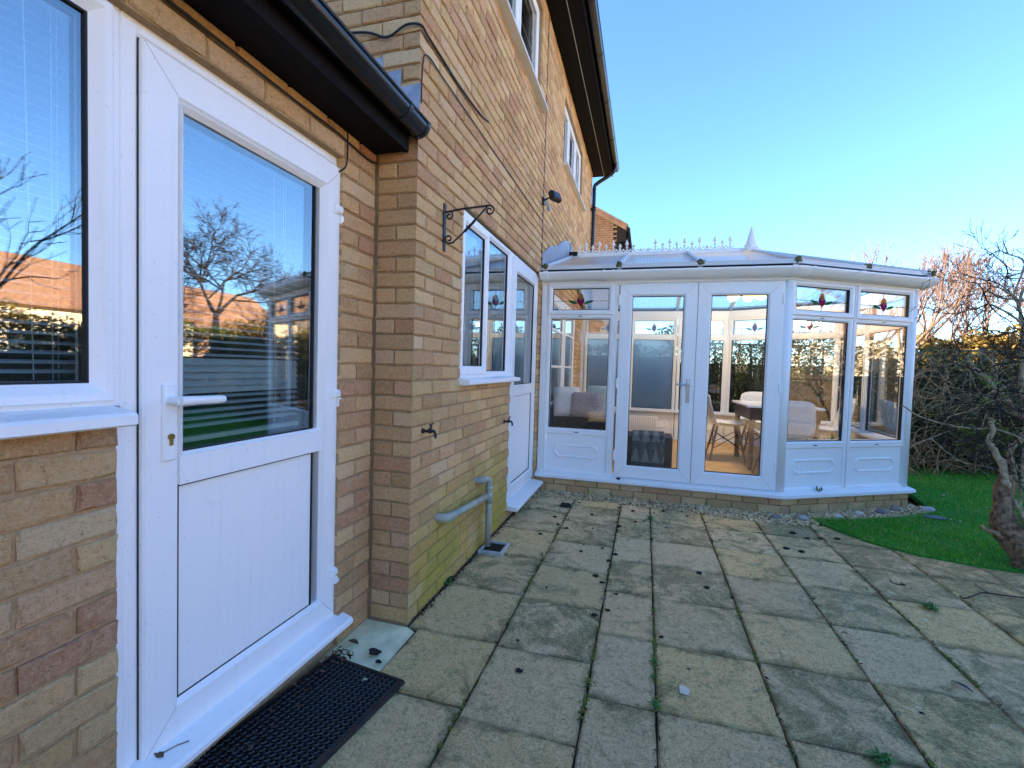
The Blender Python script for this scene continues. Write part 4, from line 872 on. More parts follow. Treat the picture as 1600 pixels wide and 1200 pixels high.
cushion('grey fluffy cushion in the middle of the sofa', (.41, 3.60, .85), (.44, .33, .15), R_(-6), R_(-10), 'cushion_grey')
cushion('mint green cushion leaning behind the grey one', (.52, 3.78, .90), (.38, .40, .15), R_(-22), R_(-16), 'cushion_mint')
box = thing('storage_stool', 'black box stool draped with a throw behind the left french door', 'stool', (1.1, 3.68, .18))
m = MB(); m.cbox(Fr((.86, 3.52, 0), (1, 0, 0)), 0, .54, .182, .53, -.42, 0, .012); m.build('seat', 'rattan', box)
th = MB(); Ft = Fr((.955, 3.505, 0), (1, 0, 0)); K = 10; vs = []
path = [(-.012, .20), (-.010, .30), (-.010, .42), (-.008, .525), (-.012, .548), (-.06, .556), (-.20, .556), (-.36, .556), (-.43, .552), (-.437, .50), (-.437, .40)]
for i in range(K+1):
    for j, (n, z) in enumerate(path): vs.append(Ft(i*.036, z, n + .006*math.sin(i*1.7+j*.8)*(1 if j < 3 else .2) + .006))
kk = len(path); th.add(vs, [(i*kk+j, (i+1)*kk+j, (i+1)*kk+j+1, i*kk+j+1) for i in range(K) for j in range(kk-1)])
th.build('throw_blanket', 'throw', None, smooth=True, label='blue grey patterned throw hanging over the box stool', cat='blanket', at=(1.1, 3.6, .56))
tab = thing('dining_table', 'white topped dining table with dark apron and wooden legs', 'table', (2.58, 4.3, .18))
m = MB(); m.cbox(Fr((2.2, 3.80, .90), (1, 0, 0), (0, 1, 0)), 0, .78, 0, 1.0, 0, .024, .006); m.build('table_top', 'table_white', tab)
m = MB(); m.box(W0, 2.235, 2.945, 3.83, 4.77, .755, .8995); m.build('apron', 'wood_dark', tab)
for x, y in ((2.27, 3.86), (2.91, 3.86), (2.27, 4.74), (2.91, 4.74)):
    m = MB(); m.tube([(x, y, .76), (x, y, .18)], [.034, .020], 8); m.build('leg', 'wood_leg', tab)
def chair_proto():
    t = thing('dining_chair', 'x', 'chair', (0, 0, 0), 'white shell dining chairs'); N = 9
    rows = []                                                           # shell: seat then curving up into the back; chair faces +y
    for k in range(13):
        s_ = k/12
        if s_ < .5: y = .22-.40*(s_/.5); z = .445-.025*math.sin(math.pi*s_/.5); w = .235-.01*math.cos(s_*6)
        else: q = (s_-.5)/.5; y = -.18-.11*math.sin(q*1.3); z = .445+.40*q**1.15; w = .235-.06*q**2.2
        rows.append((y, z, w))
    m = MB(); vs = []
    for k, (y, z, w) in enumerate(rows):
        for i in range(N):
            a = 2*i/(N-1)-1; cur = .05*(abs(a)**2.2)*(1 if k < 6 else .4); bk_ = .045*abs(a)**2*(0 if k < 6 else 1)
            top = -.05*abs(a)**3 if k == 12 else 0
            vs.append((a*w, y+bk_, z+cur+top))
    m.add(vs, [(k*N+i, k*N+i+1, (k+1)*N+i+1, (k+1)*N+i) for k in range(12) for i in range(N-1)])
    o = m.build('shell', 'chair_white', t, smooth=True); sm = o.modifiers.new('s', 'SOLIDIFY'); sm.thickness = .007
    for x, y in ((-1, -1), (1, -1), (-1, 1), (1, 1)):
        m = MB(); m.tube([(x*.12, y*.12, .43), (x*.215, y*.205, 0)], [.017, .010], 8); m.build('leg', 'wood_leg', t)
    m = MB(); c = [(-.14, -.135, .34), (.14, -.135, .34), (.14, .135, .34), (-.14, .135, .34)]; d = [(-.185, -.178, .14), (.185, -.178, .14), (.185, .178, .14), (-.185, .178, .14)]
    for i in range(4): m.tube([c[i], d[(i+1) % 4]], .0045, 5); m.tube([c[(i+1) % 4], d[i]], .0045, 5)
    m.build('brace', 'iron', t); return t
def copy_tree(o, parent=None):
    c = o.copy(); col.objects.link(c); c.parent = parent; ORG[c.name] = ORG[o.name]
    for ch in [q for q in bpy.data.objects if q.parent == o]: copy_tree(ch, c)
    return c
ch0 = chair_proto()
for i, (x, y, a, lab) in enumerate(((2.10, 4.52, -90, 'white shell chair seen side on through the right french door'), (2.60, 5.10, 180, 'white shell chair on the far side of the dining table'),
                                    (2.50, 3.50, 8, 'white shell chair with its back against the angled window'), (3.17, 4.40, 90, 'white shell chair at the lawn end of the dining table'))):
    o = ch0 if i == 0 else copy_tree(ch0); o.location = (x, y, .181); o.rotation_euler = (0, 0, R_(a)); o['label'] = lab
# ------------------------------------------------------------------ GROUND
def arr_mesh(name, V, Fc, mats):
    me = bpy.data.meshes.new(name); V = np.asarray(V, 'f4'); Fc = np.asarray(Fc, 'i4'); n, k = Fc.shape
    me.vertices.add(len(V)); me.vertices.foreach_set('co', V.ravel()); me.loops.add(n*k); me.loops.foreach_set('vertex_index', Fc.ravel())
    me.polygons.add(n); me.polygons.foreach_set('loop_start', np.arange(0, n*k, k, dtype='i4')); me.polygons.foreach_set('loop_total', np.full(n, k, 'i4'))
    me.update(calc_edges=True)
    for m in mats: me.materials.append(MT[m])
    return me
def arr_obj(name, V, Fc, mat, parent=None, org=(0, 0, 0), **kw):
    org = ORG[parent.name] if parent else Vector(org)
    o = bpy.data.objects.new(name, arr_mesh(name, np.asarray(V)-np.array(org), Fc, [mat])); col.objects.link(o)
    if parent: o.parent = parent
    else: o.location = org
    ORG[o.name] = org; return tag(o, **kw)
rg = np.random.default_rng(5)
m = MB(); m.box(W0, -300, 300, -300, 300, -.6, -.10); m.build('ground', 'bounce_ground', kind='structure')
m = MB(); m.box(W0, -.20, 5.6, -4.2, 2.86, -.09, -.022); pb = m.build('patio', 'soil', kind='structure')
LAWN_EDGE = [(2.53, 2.66), (2.62, 2.47), (2.80, 2.16), (3.04, 1.99), (3.30, 1.91), (3.60, 1.885), (4.2, 1.87), (6.0, 1.85)]
def lawn_y(x):
    for (a, b), (c, d) in zip(LAWN_EDGE, LAWN_EDGE[1:]):
        if a <= x <= c: return b+(d-b)*(x-a)/(c-a)
    return 9 if x < 2.53 else 1.85
xs = [0.006, .46, .90, 1.165, 1.61, 2.045, 2.47, 2.905, 3.34, 3.78, 4.22, 4.66, 5.10, 5.54]
full = [2.56, 2.11, 1.645, 1.175, .71, .245, -.22, -.69, -1.16, -1.63, -2.1, -2.6]
rows = {0: [2.56, 2.08, 1.54, 1.01, .49, -.005, -.43, -.9, -1.4, -1.9, -2.4], 1: [2.56, 2.34, 1.87, 1.40, .93, .46, -.01, -.48, -.95, -1.42, -1.9, -2.4]}
J = .0034
def slab_mesh(w, h, sd_, poly=None):
    g = random.Random(sd_); m = MB(); N = 7; c = .006
    us = [-w/2+c + (w-2*c)*i/N for i in range(N+1)]; vv = [-h/2+c + (h-2*c)*i/N for i in range(N+1)]; V = []
    pa, pb_, pc = g.uniform(0, 6), g.uniform(0, 6), g.uniform(6, 14)
    for j in range(N+1):
        for i in range(N+1): V.append((us[i], vv[j], .0014*math.sin(us[i]*pc+pa)*math.cos(vv[j]*pc*.8+pb_)+g.uniform(-.0009, .0009)))
    n = N+1; fs = [(j*n+i, j*n+i+1, (j+1)*n+i+1, (j+1)*n+i) for j in range(N) for i in range(N)]
    per = [i for i in range(N)] + [j*n+N for j in range(N)] + [N*n+i for i in range(N, 0, -1)] + [j*n for j in range(N, 0, -1)]
    b = len(V)
    for q in per:
        x, y, z = V[q]; s_ = lambda t, l: math.copysign(l/2, t) if abs(abs(t)-(l/2-c)) < 1e-6 else t
        ch_ = g.uniform(.006, .016)*(1 if q in (0, N, n*n-1, N*n) and g.random() < .5 else 0)
        V.append((s_(x, w)*(1-ch_)+g.uniform(-.0024, .0016), s_(y, h)*(1-ch_)+g.uniform(-.0024, .0016), -.006*g.uniform(.6, 1.5)))
    d = len(V)
    for q in range(len(per)): x, y, z = V[b+q]; V.append((x, y, -.045))
    k = len(per)
    for q in range(k): r = (q+1) % k; fs += [(b+q, b+r, per[r], per[q]), (d+q, d+r, b+r, b+q)]
    m.add(V, fs); return m.mesh('paving_slab', ['slab'])
for ci in range(len(xs)-1):
    rr_ = rows.get(ci, full)
    if ci > 5: rr_ = [y-.03 for y in full]
    for a, b in zip(rr_, rr_[1:]):
        x0, x1, y1, y0 = xs[ci]+J, xs[ci+1]-J, a-J, b+J
        if ci == 0 and y0 < -.02: x0 = -.16 if y1 < -.4 else .06
        xc, yc = (x0+x1)/2, (y0+y1)/2
        if y0 > lawn_y(xc)-.02 and xc > 2.5: continue
        if ci == 0 and y1 > .9 and y0 < 1.3: x0 = .20 if y0 < 1.02 and False else x0
        q = px((xc, yc, 0))
        if q is None or not (-500 < q[0] < 2300): continue
        inst('paving_slab', slab_mesh(x1-x0, y1-y0, ci*31+int(a*100)), (xc, yc, rnd.uniform(-.004, .003)), pb, rot=(rnd.uniform(-.007, .007), rnd.uniform(-.007, .007), rnd.uniform(-.004, .004)))
m = MB(); m.add([(-.25, -.36, -.012), (.052, -.36, -.012), (.052, -.03, -.010), (.0, .0, -.010), (-.217, .0, -.008), (-.25, .0, -.008)], [(0, 1, 2, 3, 4, 5)])
m.build('cement_patch', 'cement', pb, label='smooth pale green cement patch in the corner by the door')
# lawn of artificial turf
lawn_poly = LAWN_EDGE + [(9.5, 1.8), (9.5, 9.2), (3.2, 7.0), (2.0, 6.6), (3.95, 4.2), (3.80, 3.36), (3.3, 3.00), (2.9, 2.78), (2.66, 2.70)]
m = MB(); k = len(lawn_poly); m.add([(x, y, .012) for x, y in lawn_poly] + [(x, y, -.03) for x, y in lawn_poly], [tuple(range(k))] + [(i, (i+1) % k, k+(i+1) % k, k+i) for i in range(k)])
m.build('lawn', 'turf_base', kind='structure')
def inpoly(X, Y, poly):
    r = np.zeros(len(X), bool); n = len(poly)
    for i in range(n):
        (a, b), (c, d) = poly[i], poly[(i+1) % n]
        if b == d: continue
        q = ((b > Y) != (d > Y)) & (X < (c-a)*(Y-b)/(d-b)+a); r ^= q
    return r
n = 190000; X = 2.5+4.6*rg.random(n)**1.25; Y = 1.8+4.4*rg.random(n)**1.15; ok = inpoly(X, Y, lawn_poly); X, Y = X[ok], Y[ok]; n = len(X)
tf = .5+.5*np.sin(X*9.1+1.3*np.sin(Y*7.7))*np.sin(Y*8.3+1.1*np.sin(X*6.1)); a = rg.random(n)*6.283; h = (.012+.020*rg.random(n))*(.6+.8*tf); w = .0018+.0014*rg.random(n); le = (rg.random((n, 2))-.5)*.030
B = np.stack([X, Y, np.full(n, .010)], 1); D = np.stack([np.cos(a)*w, np.sin(a)*w, np.zeros(n)], 1); T = B + np.stack([le[:, 0], le[:, 1], h], 1)
V = np.stack([B-D, B+D, T], 1).reshape(-1, 3); arr_obj('grass', V, np.arange(3*n).reshape(-1, 3), 'grass_blade', label='short bright green artificial turf', kind='stuff')
# gravel strip
def pebbles(n, sampler, smin, smax, zb):
    t = (1+5**.5)/2; ico = np.array([(-1, t, 0), (1, t, 0), (-1, -t, 0), (1, -t, 0), (0, -1, t), (0, 1, t), (0, -1, -t), (0, 1, -t), (t, 0, -1), (t, 0, 1), (-t, 0, -1), (-t, 0, 1)]); ico /= np.linalg.norm(ico[0])
    fc = np.array([(0, 11, 5), (0, 5, 1), (0, 1, 7), (0, 7, 10), (0, 10, 11), (1, 5, 9), (5, 11, 4), (11, 10, 2), (10, 7, 6), (7, 1, 8), (3, 9, 4), (3, 4, 2), (3, 2, 6), (3, 6, 8), (3, 8, 9), (4, 9, 5), (2, 4, 11), (6, 2, 10), (8, 6, 7), (9, 8, 1)])
    P = sampler(n); n = len(P); s_ = (smin+(smax-smin)*rg.random(n)**1.8)[:, None]*np.stack([.8+.6*rg.random(n), .7+.4*rg.random(n), .45+.35*rg.random(n)], 1)
    q = ico[None]*s_[:, None]*(1+.25*(rg.random((n, 12, 1))-.5)); a = rg.random(n)*6.283; c, s2 = np.cos(a)[:, None], np.sin(a)[:, None]
    x = q[..., 0]*c-q[..., 1]*s2; y = q[..., 0]*s2+q[..., 1]*c; tl = (rg.random((n, 1))-.5)*.9; z = q[..., 2]+x*tl*.5
    V = np.stack([x+P[:, :1], y+P[:, 1:2], z+zb+P[:, 2:3]], -1).reshape(-1, 3); return V, (fc[None]+12*np.arange(n)[:, None, None]).reshape(-1, 3)
grav_poly = [(.02, 2.50), (.5, 2.515), (1.1, 2.52), (1.63, 2.46), (2.1, 2.42), (2.5, 2.44), (2.64, 2.66), (2.9, 2.78), (3.3, 3.0), (3.72, 3.24), (3.85, 3.48), (3.70, 3.62), (3.62, 3.48), (2.36, 2.765), (.02, 2.765)]
def gs(n):
    X = .02+3.9*rg.random(n); Y = 2.4+1.25*rg.random(n); k = inpoly(X, Y, grav_poly); X, Y = X[k], Y[k]; return np.stack([X, Y, .012*rg.random(len(X))], 1)
V, Fc = pebbles(42000, gs, .004, .013, -.001); arr_obj('gravel', V, Fc, 'pebble', label='strip of mixed pale and brown gravel along the conservatory', kind='stuff')
m = MB(); m.add([(x, y, -.018) for x, y in grav_poly], [tuple(range(len(grav_poly)))]); m.build('gravel_bed', 'soil', kind='structure')
simple('stone_blue', (.44, .42, .38), .6, var=.15); simple('stone_purple', (.24, .17, .17), .65, var=.25); simple('stone_pale', (.62, .56, .44), .6, var=.15); simple('stone_brown', (.25, .19, .16), .7, var=.25); simple('stone_dark', (.08, .11, .10), .5, var=.2)
for x, y, r, mat, lab in ((2.47, 2.64, (.040, .030, .026), 'stone_blue', 'pale blue grey rounded cobble, first from the corner of the conservatory'), (2.80, 2.80, (.034, .024, .022), 'stone_pale', 'small pale cobble between two grey ones in the gravel'),
        (3.02, 2.98, (.034, .028, .028), 'stone_pale', 'rounded off white cobble against the plinth bricks'), (3.27, 3.14, (.05, .034, .030), 'stone_purple', 'dark purple flat cobble in the gravel below the angled window'),
        (3.44, 3.28, (.044, .034, .036), 'stone_brown', 'tall pinkish brown cobble leaning on the plinth'), (3.76, 3.41, (.062, .042, .030), 'stone_blue', 'large flat grey cobble at the lawn end of the gravel'), (2.24, 2.58, (.045, .034, .026), 'stone_brown', 'brown cobble half buried in the gravel before the corner'), (3.66, 3.10, (.09, .06, .012), 'stone_dark', 'flat dark teal slate piece lying on the turf')):
    m = MB(); m.blob((x, y, .018 + (.006 if 'slate' in lab else 0)), r, .07, 2); m.build('cobble', mat, None, smooth=True, label=lab, cat='stone', at=(x, y, 0), group='cobbles at the foot of the conservatory')
# ------------------------------------------------------------------ DOORMAT
mat_ = thing('doormat', 'black rubber ring doormat in front of the white door', 'doormat', (0, -.75, 0))
Fm = Fr((-.185, -.335, .006), (.34, -.045, 0), (-.045, -.34, 0)); Fm.N = Vector((0, 0, 1)); MWd, ML, BD = .385, .80, .017; pit = .0224
m = MB(); m.ring(Fm, 0, MWd, 0, ML, [(0, -.004), (.004, .011), (BD, .012), (BD, -.004)]); m.build('border', 'rubber', mat_)
nx, ny = int((MWd-2*BD)/pit), int((ML-2*BD)/pit); px_, py_ = (MWd-2*BD)/nx, (ML-2*BD)/ny; m = MB(); K = 8
for i in range(nx):
    for j in range(ny):
        cx, cy = BD+(i+.5)*px_, BD+(j+.5)*py_; V = []
        for r, z, sq in ((0, .0085, 1), (.40, .0125, 0), (.33, .0118, 0), (.30, -.003, 0)):
            for q in range(K):
                w = 2*math.pi*(q+.5)/K
                if sq: c, s_ = math.cos(w), math.sin(w); f = .5/max(abs(c), abs(s_)); V.append(Fm(cx+c*f*px_, cy+s_*f*py_, z))
                else: V.append(Fm(cx+math.cos(w)*r*px_, cy+math.sin(w)*r*py_, z))
        m.add(V, [(a*K+q, a*K+(q+1) % K, (a+1)*K+(q+1) % K, (a+1)*K+q) for a in range(3) for q in range(K)])
m.build('ring_mesh', 'rubber', mat_)
# ------------------------------------------------------------------ SMALL THINGS ON THE PATIO
def ground_at(x, y, z=0.0):
    d = fw + rt*((x-800)/FPX) - up*((y-600)/FPX); t = (z-CAM.z)/d.z; return CAM + d*t
def cone(q, s_, lab, grp, mat='cone_dark'):
    m = MB(); g = random.Random(int(q.x*1e4)); m.blob((q.x, q.y, s_*.36), (s_*1.15, s_*.8, s_*.45), .42, 1, g)
    for _ in range(7): w = g.uniform(0, 6.28); m.blob((q.x+math.cos(w)*s_, q.y+math.sin(w)*s_*.8, s_*g.uniform(.1, .45)), (s_*.4, s_*.2, s_*.1), .3, 0, g)
    m.build('fallen_cone', mat, None, label=lab, cat='cone', group=grp, at=(q.x, q.y, 0))
near = [(586, 1021, .020), (591, 1035, .011), (811, 1049, .012), (929, 962, .013), (949, 954, .010), (809, 1001, .006), (854, 918, .006), (963, 929, .008), (1033, 996, .009)]
farc = [(931, 901, .018), (941, 911, .014), (961, 867, .018), (951, 877, .014), (908, 862, .012), (941, 857, .010), (912, 851, .008), (1018, 843, .013), (885, 826, .014), (872, 820, .016), (867, 808, .016), (844, 835, .015), (925, 805, .016), (989, 799, .016), (993, 816, .015), (967, 823, .018), (1006, 815, .009), (1036, 799, .015), (1074, 807, .014), (1022, 802, .008), (839, 786, .011), (841, 794, .010), (905, 786, .012), (944, 798, .010), (1093, 896, .017), (1104, 919, .015), (967, 794, .014)]
rightc = [(1238, 834, .022), (1261, 842, .018), (1282, 842, .015), (1308, 843, .020), (1228, 858, .020), (1252, 863, .018), (1411, 914, .010), (1440, 1115, .007)]
ORD = ['first', 'second', 'third', 'fourth', 'fifth', 'sixth', 'seventh', 'eighth', 'ninth', 'tenth', 'eleventh', 'twelfth']
cones = {}
for lst, f in ((near, 1.0), (farc, .86), (rightc, .9)):
    for x, y, s_ in lst:
        q = ground_at(x, y); ci = max(0, min(len(xs)-2, sum(q.x > v for v in xs)-1)); rr_ = rows.get(ci, full); ri = max(0, sum(q.y < v for v in rr_)-1)
        cones.setdefault((ci, ri), []).append((x, q, s_*f))
for (ci, ri), L in cones.items():
    L.sort(key=lambda t: t[0]); n = len(L); w = {1: ['only'], 2: ['left', 'right'], 3: ['left', 'middle', 'right']}.get(n, ['leftmost'] + [ORD[k]+' from left' for k in range(1, n-1)] + ['rightmost'])
    for (x, q, s_), d in zip(L, w):
        cone(q, s_*1.08, '%s cone on slab %s from house wall, %s from gravel' % (d, ORD[ci], ORD[ri]), 'fallen cones on the patio')
for i, (x, y, s_) in enumerate([(883, 792, .045), (700, 907, .03)]):
    cone(ground_at(x, y), s_, ('large dark clump of debris by the gravel strip', 'dark clump of debris against the wall behind the weed')[i], None)
def weed(x, y, n, r, lab, mat='weed', h=.03):
    q = ground_at(x, y); m = MB(); g = random.Random(int(x*7+y))
    for i in range(n):
        w = g.uniform(0, 6.28); l = r*g.uniform(.5, 1); a = Vector((math.cos(w), math.sin(w), 0)); b = Vector((-a.y, a.x, 0)); wd = l*g.uniform(.07, .13); z1 = h*g.uniform(.3, 1.2)
        o = q + a*l*.08 + Vector((g.uniform(-.3, .3), g.uniform(-.3, .3), 0))*r*.5
        p = [o, o+a*l*.5-b*wd+Vector((0, 0, z1)), o+a*l+Vector((0, 0, z1*.8)), o+a*l*.5+b*wd+Vector((0, 0, z1))]; m.add([tuple(t) for t in p], [(0, 1, 2, 3)])
    m.build('weed', mat, None, label=lab, cat='weed', at=(q.x, q.y, 0))
weed(698, 913, 60, .05, 'leafy green weed at the foot of the wall near its corner'); weed(1022, 1038, 22, .03, 'small weed in the joint beside a moss cushion'); weed(1022, 1064, 22, .026, 'small weed below the moss cushion'); weed(1023, 1107, 24, .032, 'small green weed at a joint crossing nearest the picture bottom')
weed(1015, 812, 26, .05, 'low weed by the gravel in front of the french doors'); weed(1452, 952, 70, .055, 'bright green grassy tuft on the slabs to the right'); weed(1378, 1194, 70, .05, 'green weed tuft cut off by the bottom of the picture'); weed(938, 978, 12, .022, 'tiny weed beside two dark cones'); weed(846, 871, 14, .03, 'small weed in the joint near the drain')
def moss(name, pts, n, r, lab):
    m = MB(); g = random.Random(3)
    for x, y, rr2, k in pts:
        for _ in range(k): m.blob((x+g.gauss(0, .0035+.0035*(k > 10)), y+g.gauss(0, rr2), -.002), (r*g.uniform(.5, 1.3), r*g.uniform(.5, 1.3), r*.6), .3, 0, g)
    m.build(name, 'moss', None, label=lab, kind='stuff')
mp = []
for x, y, k in ((1.166, .10, .03), (1.163, .56, .016), (.905, -.13, .03), (.902, -.3, .04), (1.612, .66, .02), (2.472, .52, .04), (2.474, .40, .03), (.462, .72, .04), (.462, .6, .04), (.462, .86, .03), (1.166, .22, .03), (1.612, .28, .02), (2.05, -.2, .03), (1.166, -.18, .03)): mp.append((x, y, k, 26))
for i in range(60): mp.append((rnd.choice(xs[1:7])+rnd.uniform(-.003, .003), rnd.uniform(-.7, 2.4), .02, 7))
moss('moss', mp, 16, .006, 'olive green moss in the paving joints')
def leaf(name, x, y, L, Wd, ang, lab, mat, z=.004):
    q = ground_at(x, y, z); a = Vector((math.cos(ang), math.sin(ang), 0)); b = Vector((-a.y, a.x, 0)); m = MB(); V = []
    for i in range(7):
        t = i/6; w = Wd*math.sin(math.pi*min(.97, max(.03, t)))**.8; c = q + a*(t-.5)*L + Vector((0, 0, .006*math.sin(t*3.1)))
        V += [c-b*w/2+Vector((0, 0, .003)), c, c+b*w/2+Vector((0, 0, .003))]
    m.add([tuple(v) for v in V], [(i*3+j, i*3+j+1, i*3+j+4, i*3+j+3) for i in range(6) for j in range(2)]); m.build(name, mat, None, label=lab, cat='leaf', at=(q.x, q.y, q.z))
leaf('fallen_leaf', 1503, 1073, .075, .022, R_(-55), 'dark purple pointed leaf lying on a slab at the right', 'leaf_dark'); leaf('fallen_leaf', 552, 1004, .06, .03, R_(-10), 'curled grey brown leaf on the cement by the door sill', 'leaf_brown'); leaf('fallen_leaf', 1075, 1047, .022, .012, R_(-60), 'tiny dark leaf on the slab right of the weeds', 'leaf_dark')
leaf('fallen_leaf', 570, 1064, .022, .016, R_(40), 'pale tan leaf fragment lying on the doormat', 'leaf_pale', .02); leaf('fallen_leaf', 1320, 1258/1.27, .03, .012, R_(-20), 'small dark curled leaf on a joint at the right', 'leaf_brown'); leaf('fallen_leaf', 555, 972, .05, .022, R_(30), 'dark leaf behind the end of the door sill', 'leaf_brown', .01)
simple('paper', (.55, .55, .50), .8); q = ground_at(1070, 1080); m = MB(); m.prism(Fr((q.x, q.y, .002), (1, 0, 0), (0, 1, 0)), [(-.02, -.022), (.012, -.026), (.02, .01), (.0, .03), (-.02, .024)], 0, .0016); m.build('stone_chip', 'stone_pale', None, label='flat pale chip lying on the slab below the weeds', cat='stone', at=(q.x, q.y, 0))
tw = [ground_at(x, y, .012) for x, y in ((1500, 931), (1506, 935), (1520, 931), (1536, 926), (1560, 929), (1600, 934), (1660, 940))]
m = MB(); m.tube(curve_pts(tw, 3), .0042, 5); m.tube(curve_pts([ground_at(x, y, .015) for x, y in ((1545, 926), (1530, 918), (1522, 911))], 2), .0025, 5); m.build('twig', 'twig_dark', None, label='thin dark fallen twig lying across the slabs at the right', cat='twig', at=tuple(tw[2]))
tw = [ground_at(x, y, .006) for x, y in ((1390, 905), (1398, 912), (1413, 914))]; MB().tube(curve_pts(tw, 3), .003, 5).build('twig', 'twig_dark', None, label='short hooked twig on the slabs below the lawn edge', cat='twig', at=tuple(tw[1]))
V = []; n = 900
P = np.stack([XA+.03+.09*rg.random(n)**1.5, -.30-1.0*rg.random(n)**1.4, .004+.03*rg.random(n)*rg.random(n)], 1)
def leafcloud(P, smin, smax, flat=0.0, asp=.45):
    n = len(P); d = rg.normal(size=(n, 3)); d[:, 2] *= (1-flat); d /= np.linalg.norm(d, axis=1)[:, None]; e = rg.normal(size=(n, 3)); e[:, 2] *= (1-flat); e -= d*(e*d).sum(1)[:, None]; e /= np.linalg.norm(e, axis=1)[:, None]
    s_ = (smin+(smax-smin)*rg.random(n))[:, None]; d = d*s_; e = e*s_*asp
    return np.stack([P-d, P-e, P+d, P+e], 1).reshape(-1, 3), np.arange(4*n).reshape(-1, 4)
k = 420; P = np.concatenate([P, np.stack([.008+.03*rg.random(k)**2, .05+2.5*rg.random(k), .004+.008*rg.random(k)], 1), np.stack([rg.choice(xs[1:8], 380)+rg.normal(size=380)*.006, -.7+3.2*rg.random(380), .002+.003*rg.random(380)], 1), np.stack([.3+1.6*rg.random(160), 1.7+.85*rg.random(160), .002+.004*rg.random(160)], 1)])
V, Fc = leafcloud(P, .004, .015, .6, .35); arr_obj('leaf_litter', V, Fc, 'litter', label='dark leaf litter under the door sill and along wall foot and joints', kind='stuff')
n = 160; X = 2.6+2.6*rg.random(n); Y = 2.0+3.0*rg.random(n); k = inpoly(X, Y, lawn_poly); P = np.stack([X[k], Y[k], np.full(k.sum(), .03)], 1); V, Fc = leafcloud(P, .006, .02, .85, .4); arr_obj('leaf_scraps', V, Fc, 'leaf_pale_stuff' if 'leaf_pale_stuff' in MT else 'leaf_pale', label='scraps of pale dry leaf scattered over the turf', kind='stuff')
# ------------------------------------------------------------------ PLANTS
def segs_mesh(S, sides=4):                                               # S: (p0, p1, r0, r1)
    A = np.array([s_[0] for s_ in S]); B = np.array([s_[1] for s_ in S]); r0_ = np.array([s_[2] for s_ in S]); r1_ = np.array([s_[3] for s_ in S]); T = B-A; T /= np.linalg.norm(T, axis=1)[:, None]+1e-9
    ref = np.where(np.abs(T[:, 2:3]) > .9, np.array([[1., 0, 0]]), np.array([[0, 0, 1.]])); U = np.cross(T, ref); U /= np.linalg.norm(U, axis=1)[:, None]; W = np.cross(T, U); V = []
    for C, r in ((A, r0_), (B, r1_)):
        for q in range(sides): w = 2*math.pi*q/sides; V.append(C+(U*math.cos(w)+W*math.sin(w))*r[:, None])
    V = np.stack(V, 1).reshape(-1, 3); n = len(S); f = np.array([(q, (q+1) % sides, sides+(q+1) % sides, sides+q) for q in range(sides)])
    return V, (f[None]+2*sides*np.arange(n)[:, None, None]).reshape(-1, 4)
def grow(base, d, L, r, depth, g, S, spread=.55, kids=(2, 3), bend=.12, upw=.10, ratio=.74, rmin=.004, thin=.62):
    n = 4; p = np.array(base, float); d = np.array(d, float); d /= np.linalg.norm(d); pts = [p.copy()]
    for i in range(n):
        d = d + np.array([g.gauss(0, bend), g.gauss(0, bend), g.gauss(0, bend)+upw*.25]); d /= np.linalg.norm(d); q = p+d*L/n; ra = r*(1-(1-thin)*i/n); rb = r*(1-(1-thin)*(i+1)/n)
        S.append((p.copy(), q.copy(), max(ra, rmin), max(rb, rmin))); p = q; pts.append(p.copy())
    if depth == 0: return
    for k in range(g.randint(*kids)):
        a = pts[g.randint(2, n)] if k else pts[n]; v = np.array([g.gauss(0, 1) for _ in range(3)]); v -= d*(v@d); v /= np.linalg.norm(v)+1e-9
        ang = spread*g.uniform(.5, 1.3)*(.6 if k == 0 else 1); nd = d*math.cos(ang)+v*math.sin(ang); nd[2] += upw
        grow(a, nd, L*ratio*g.uniform(.75, 1.15), r*thin*(1 if k == 0 else .8), depth-1, g, S, spread, kids, bend, upw, ratio, rmin, thin)
def bare_tree(base, H, r, label, seed, mat, depth=6, spread=.5, rmin=.004, lean=(0, 0, 1), grp='bare winter trees', kids=(2, 3), trunk=.3, upw=.1):
    g = random.Random(seed); t = thing('bare_tree', label, 'tree', base, grp); S = []; b = np.array(base, float); d = np.array(lean, float); d /= np.linalg.norm(d)
    top = b + d*H*trunk
    MB().tube([tuple(b), tuple(b+d*H*trunk*.15), tuple(b+d*H*trunk*.5), tuple(top+d*.05)], [r*1.5, r*1.15, r, r*.8], 10).build('trunk', mat, t, smooth=True)
    for k in range(4):
        v = d + np.array([math.cos(k*1.6+seed), math.sin(k*1.6+seed), 0])*(.25+.35*(k > 0)); grow(top, v, H*.24, r*.6, depth-1, g, S, spread, kids, .10, upw, .76, rmin)
    V, Fc = segs_mesh(S, 4); arr_obj('crown', V, Fc, mat, t); return t
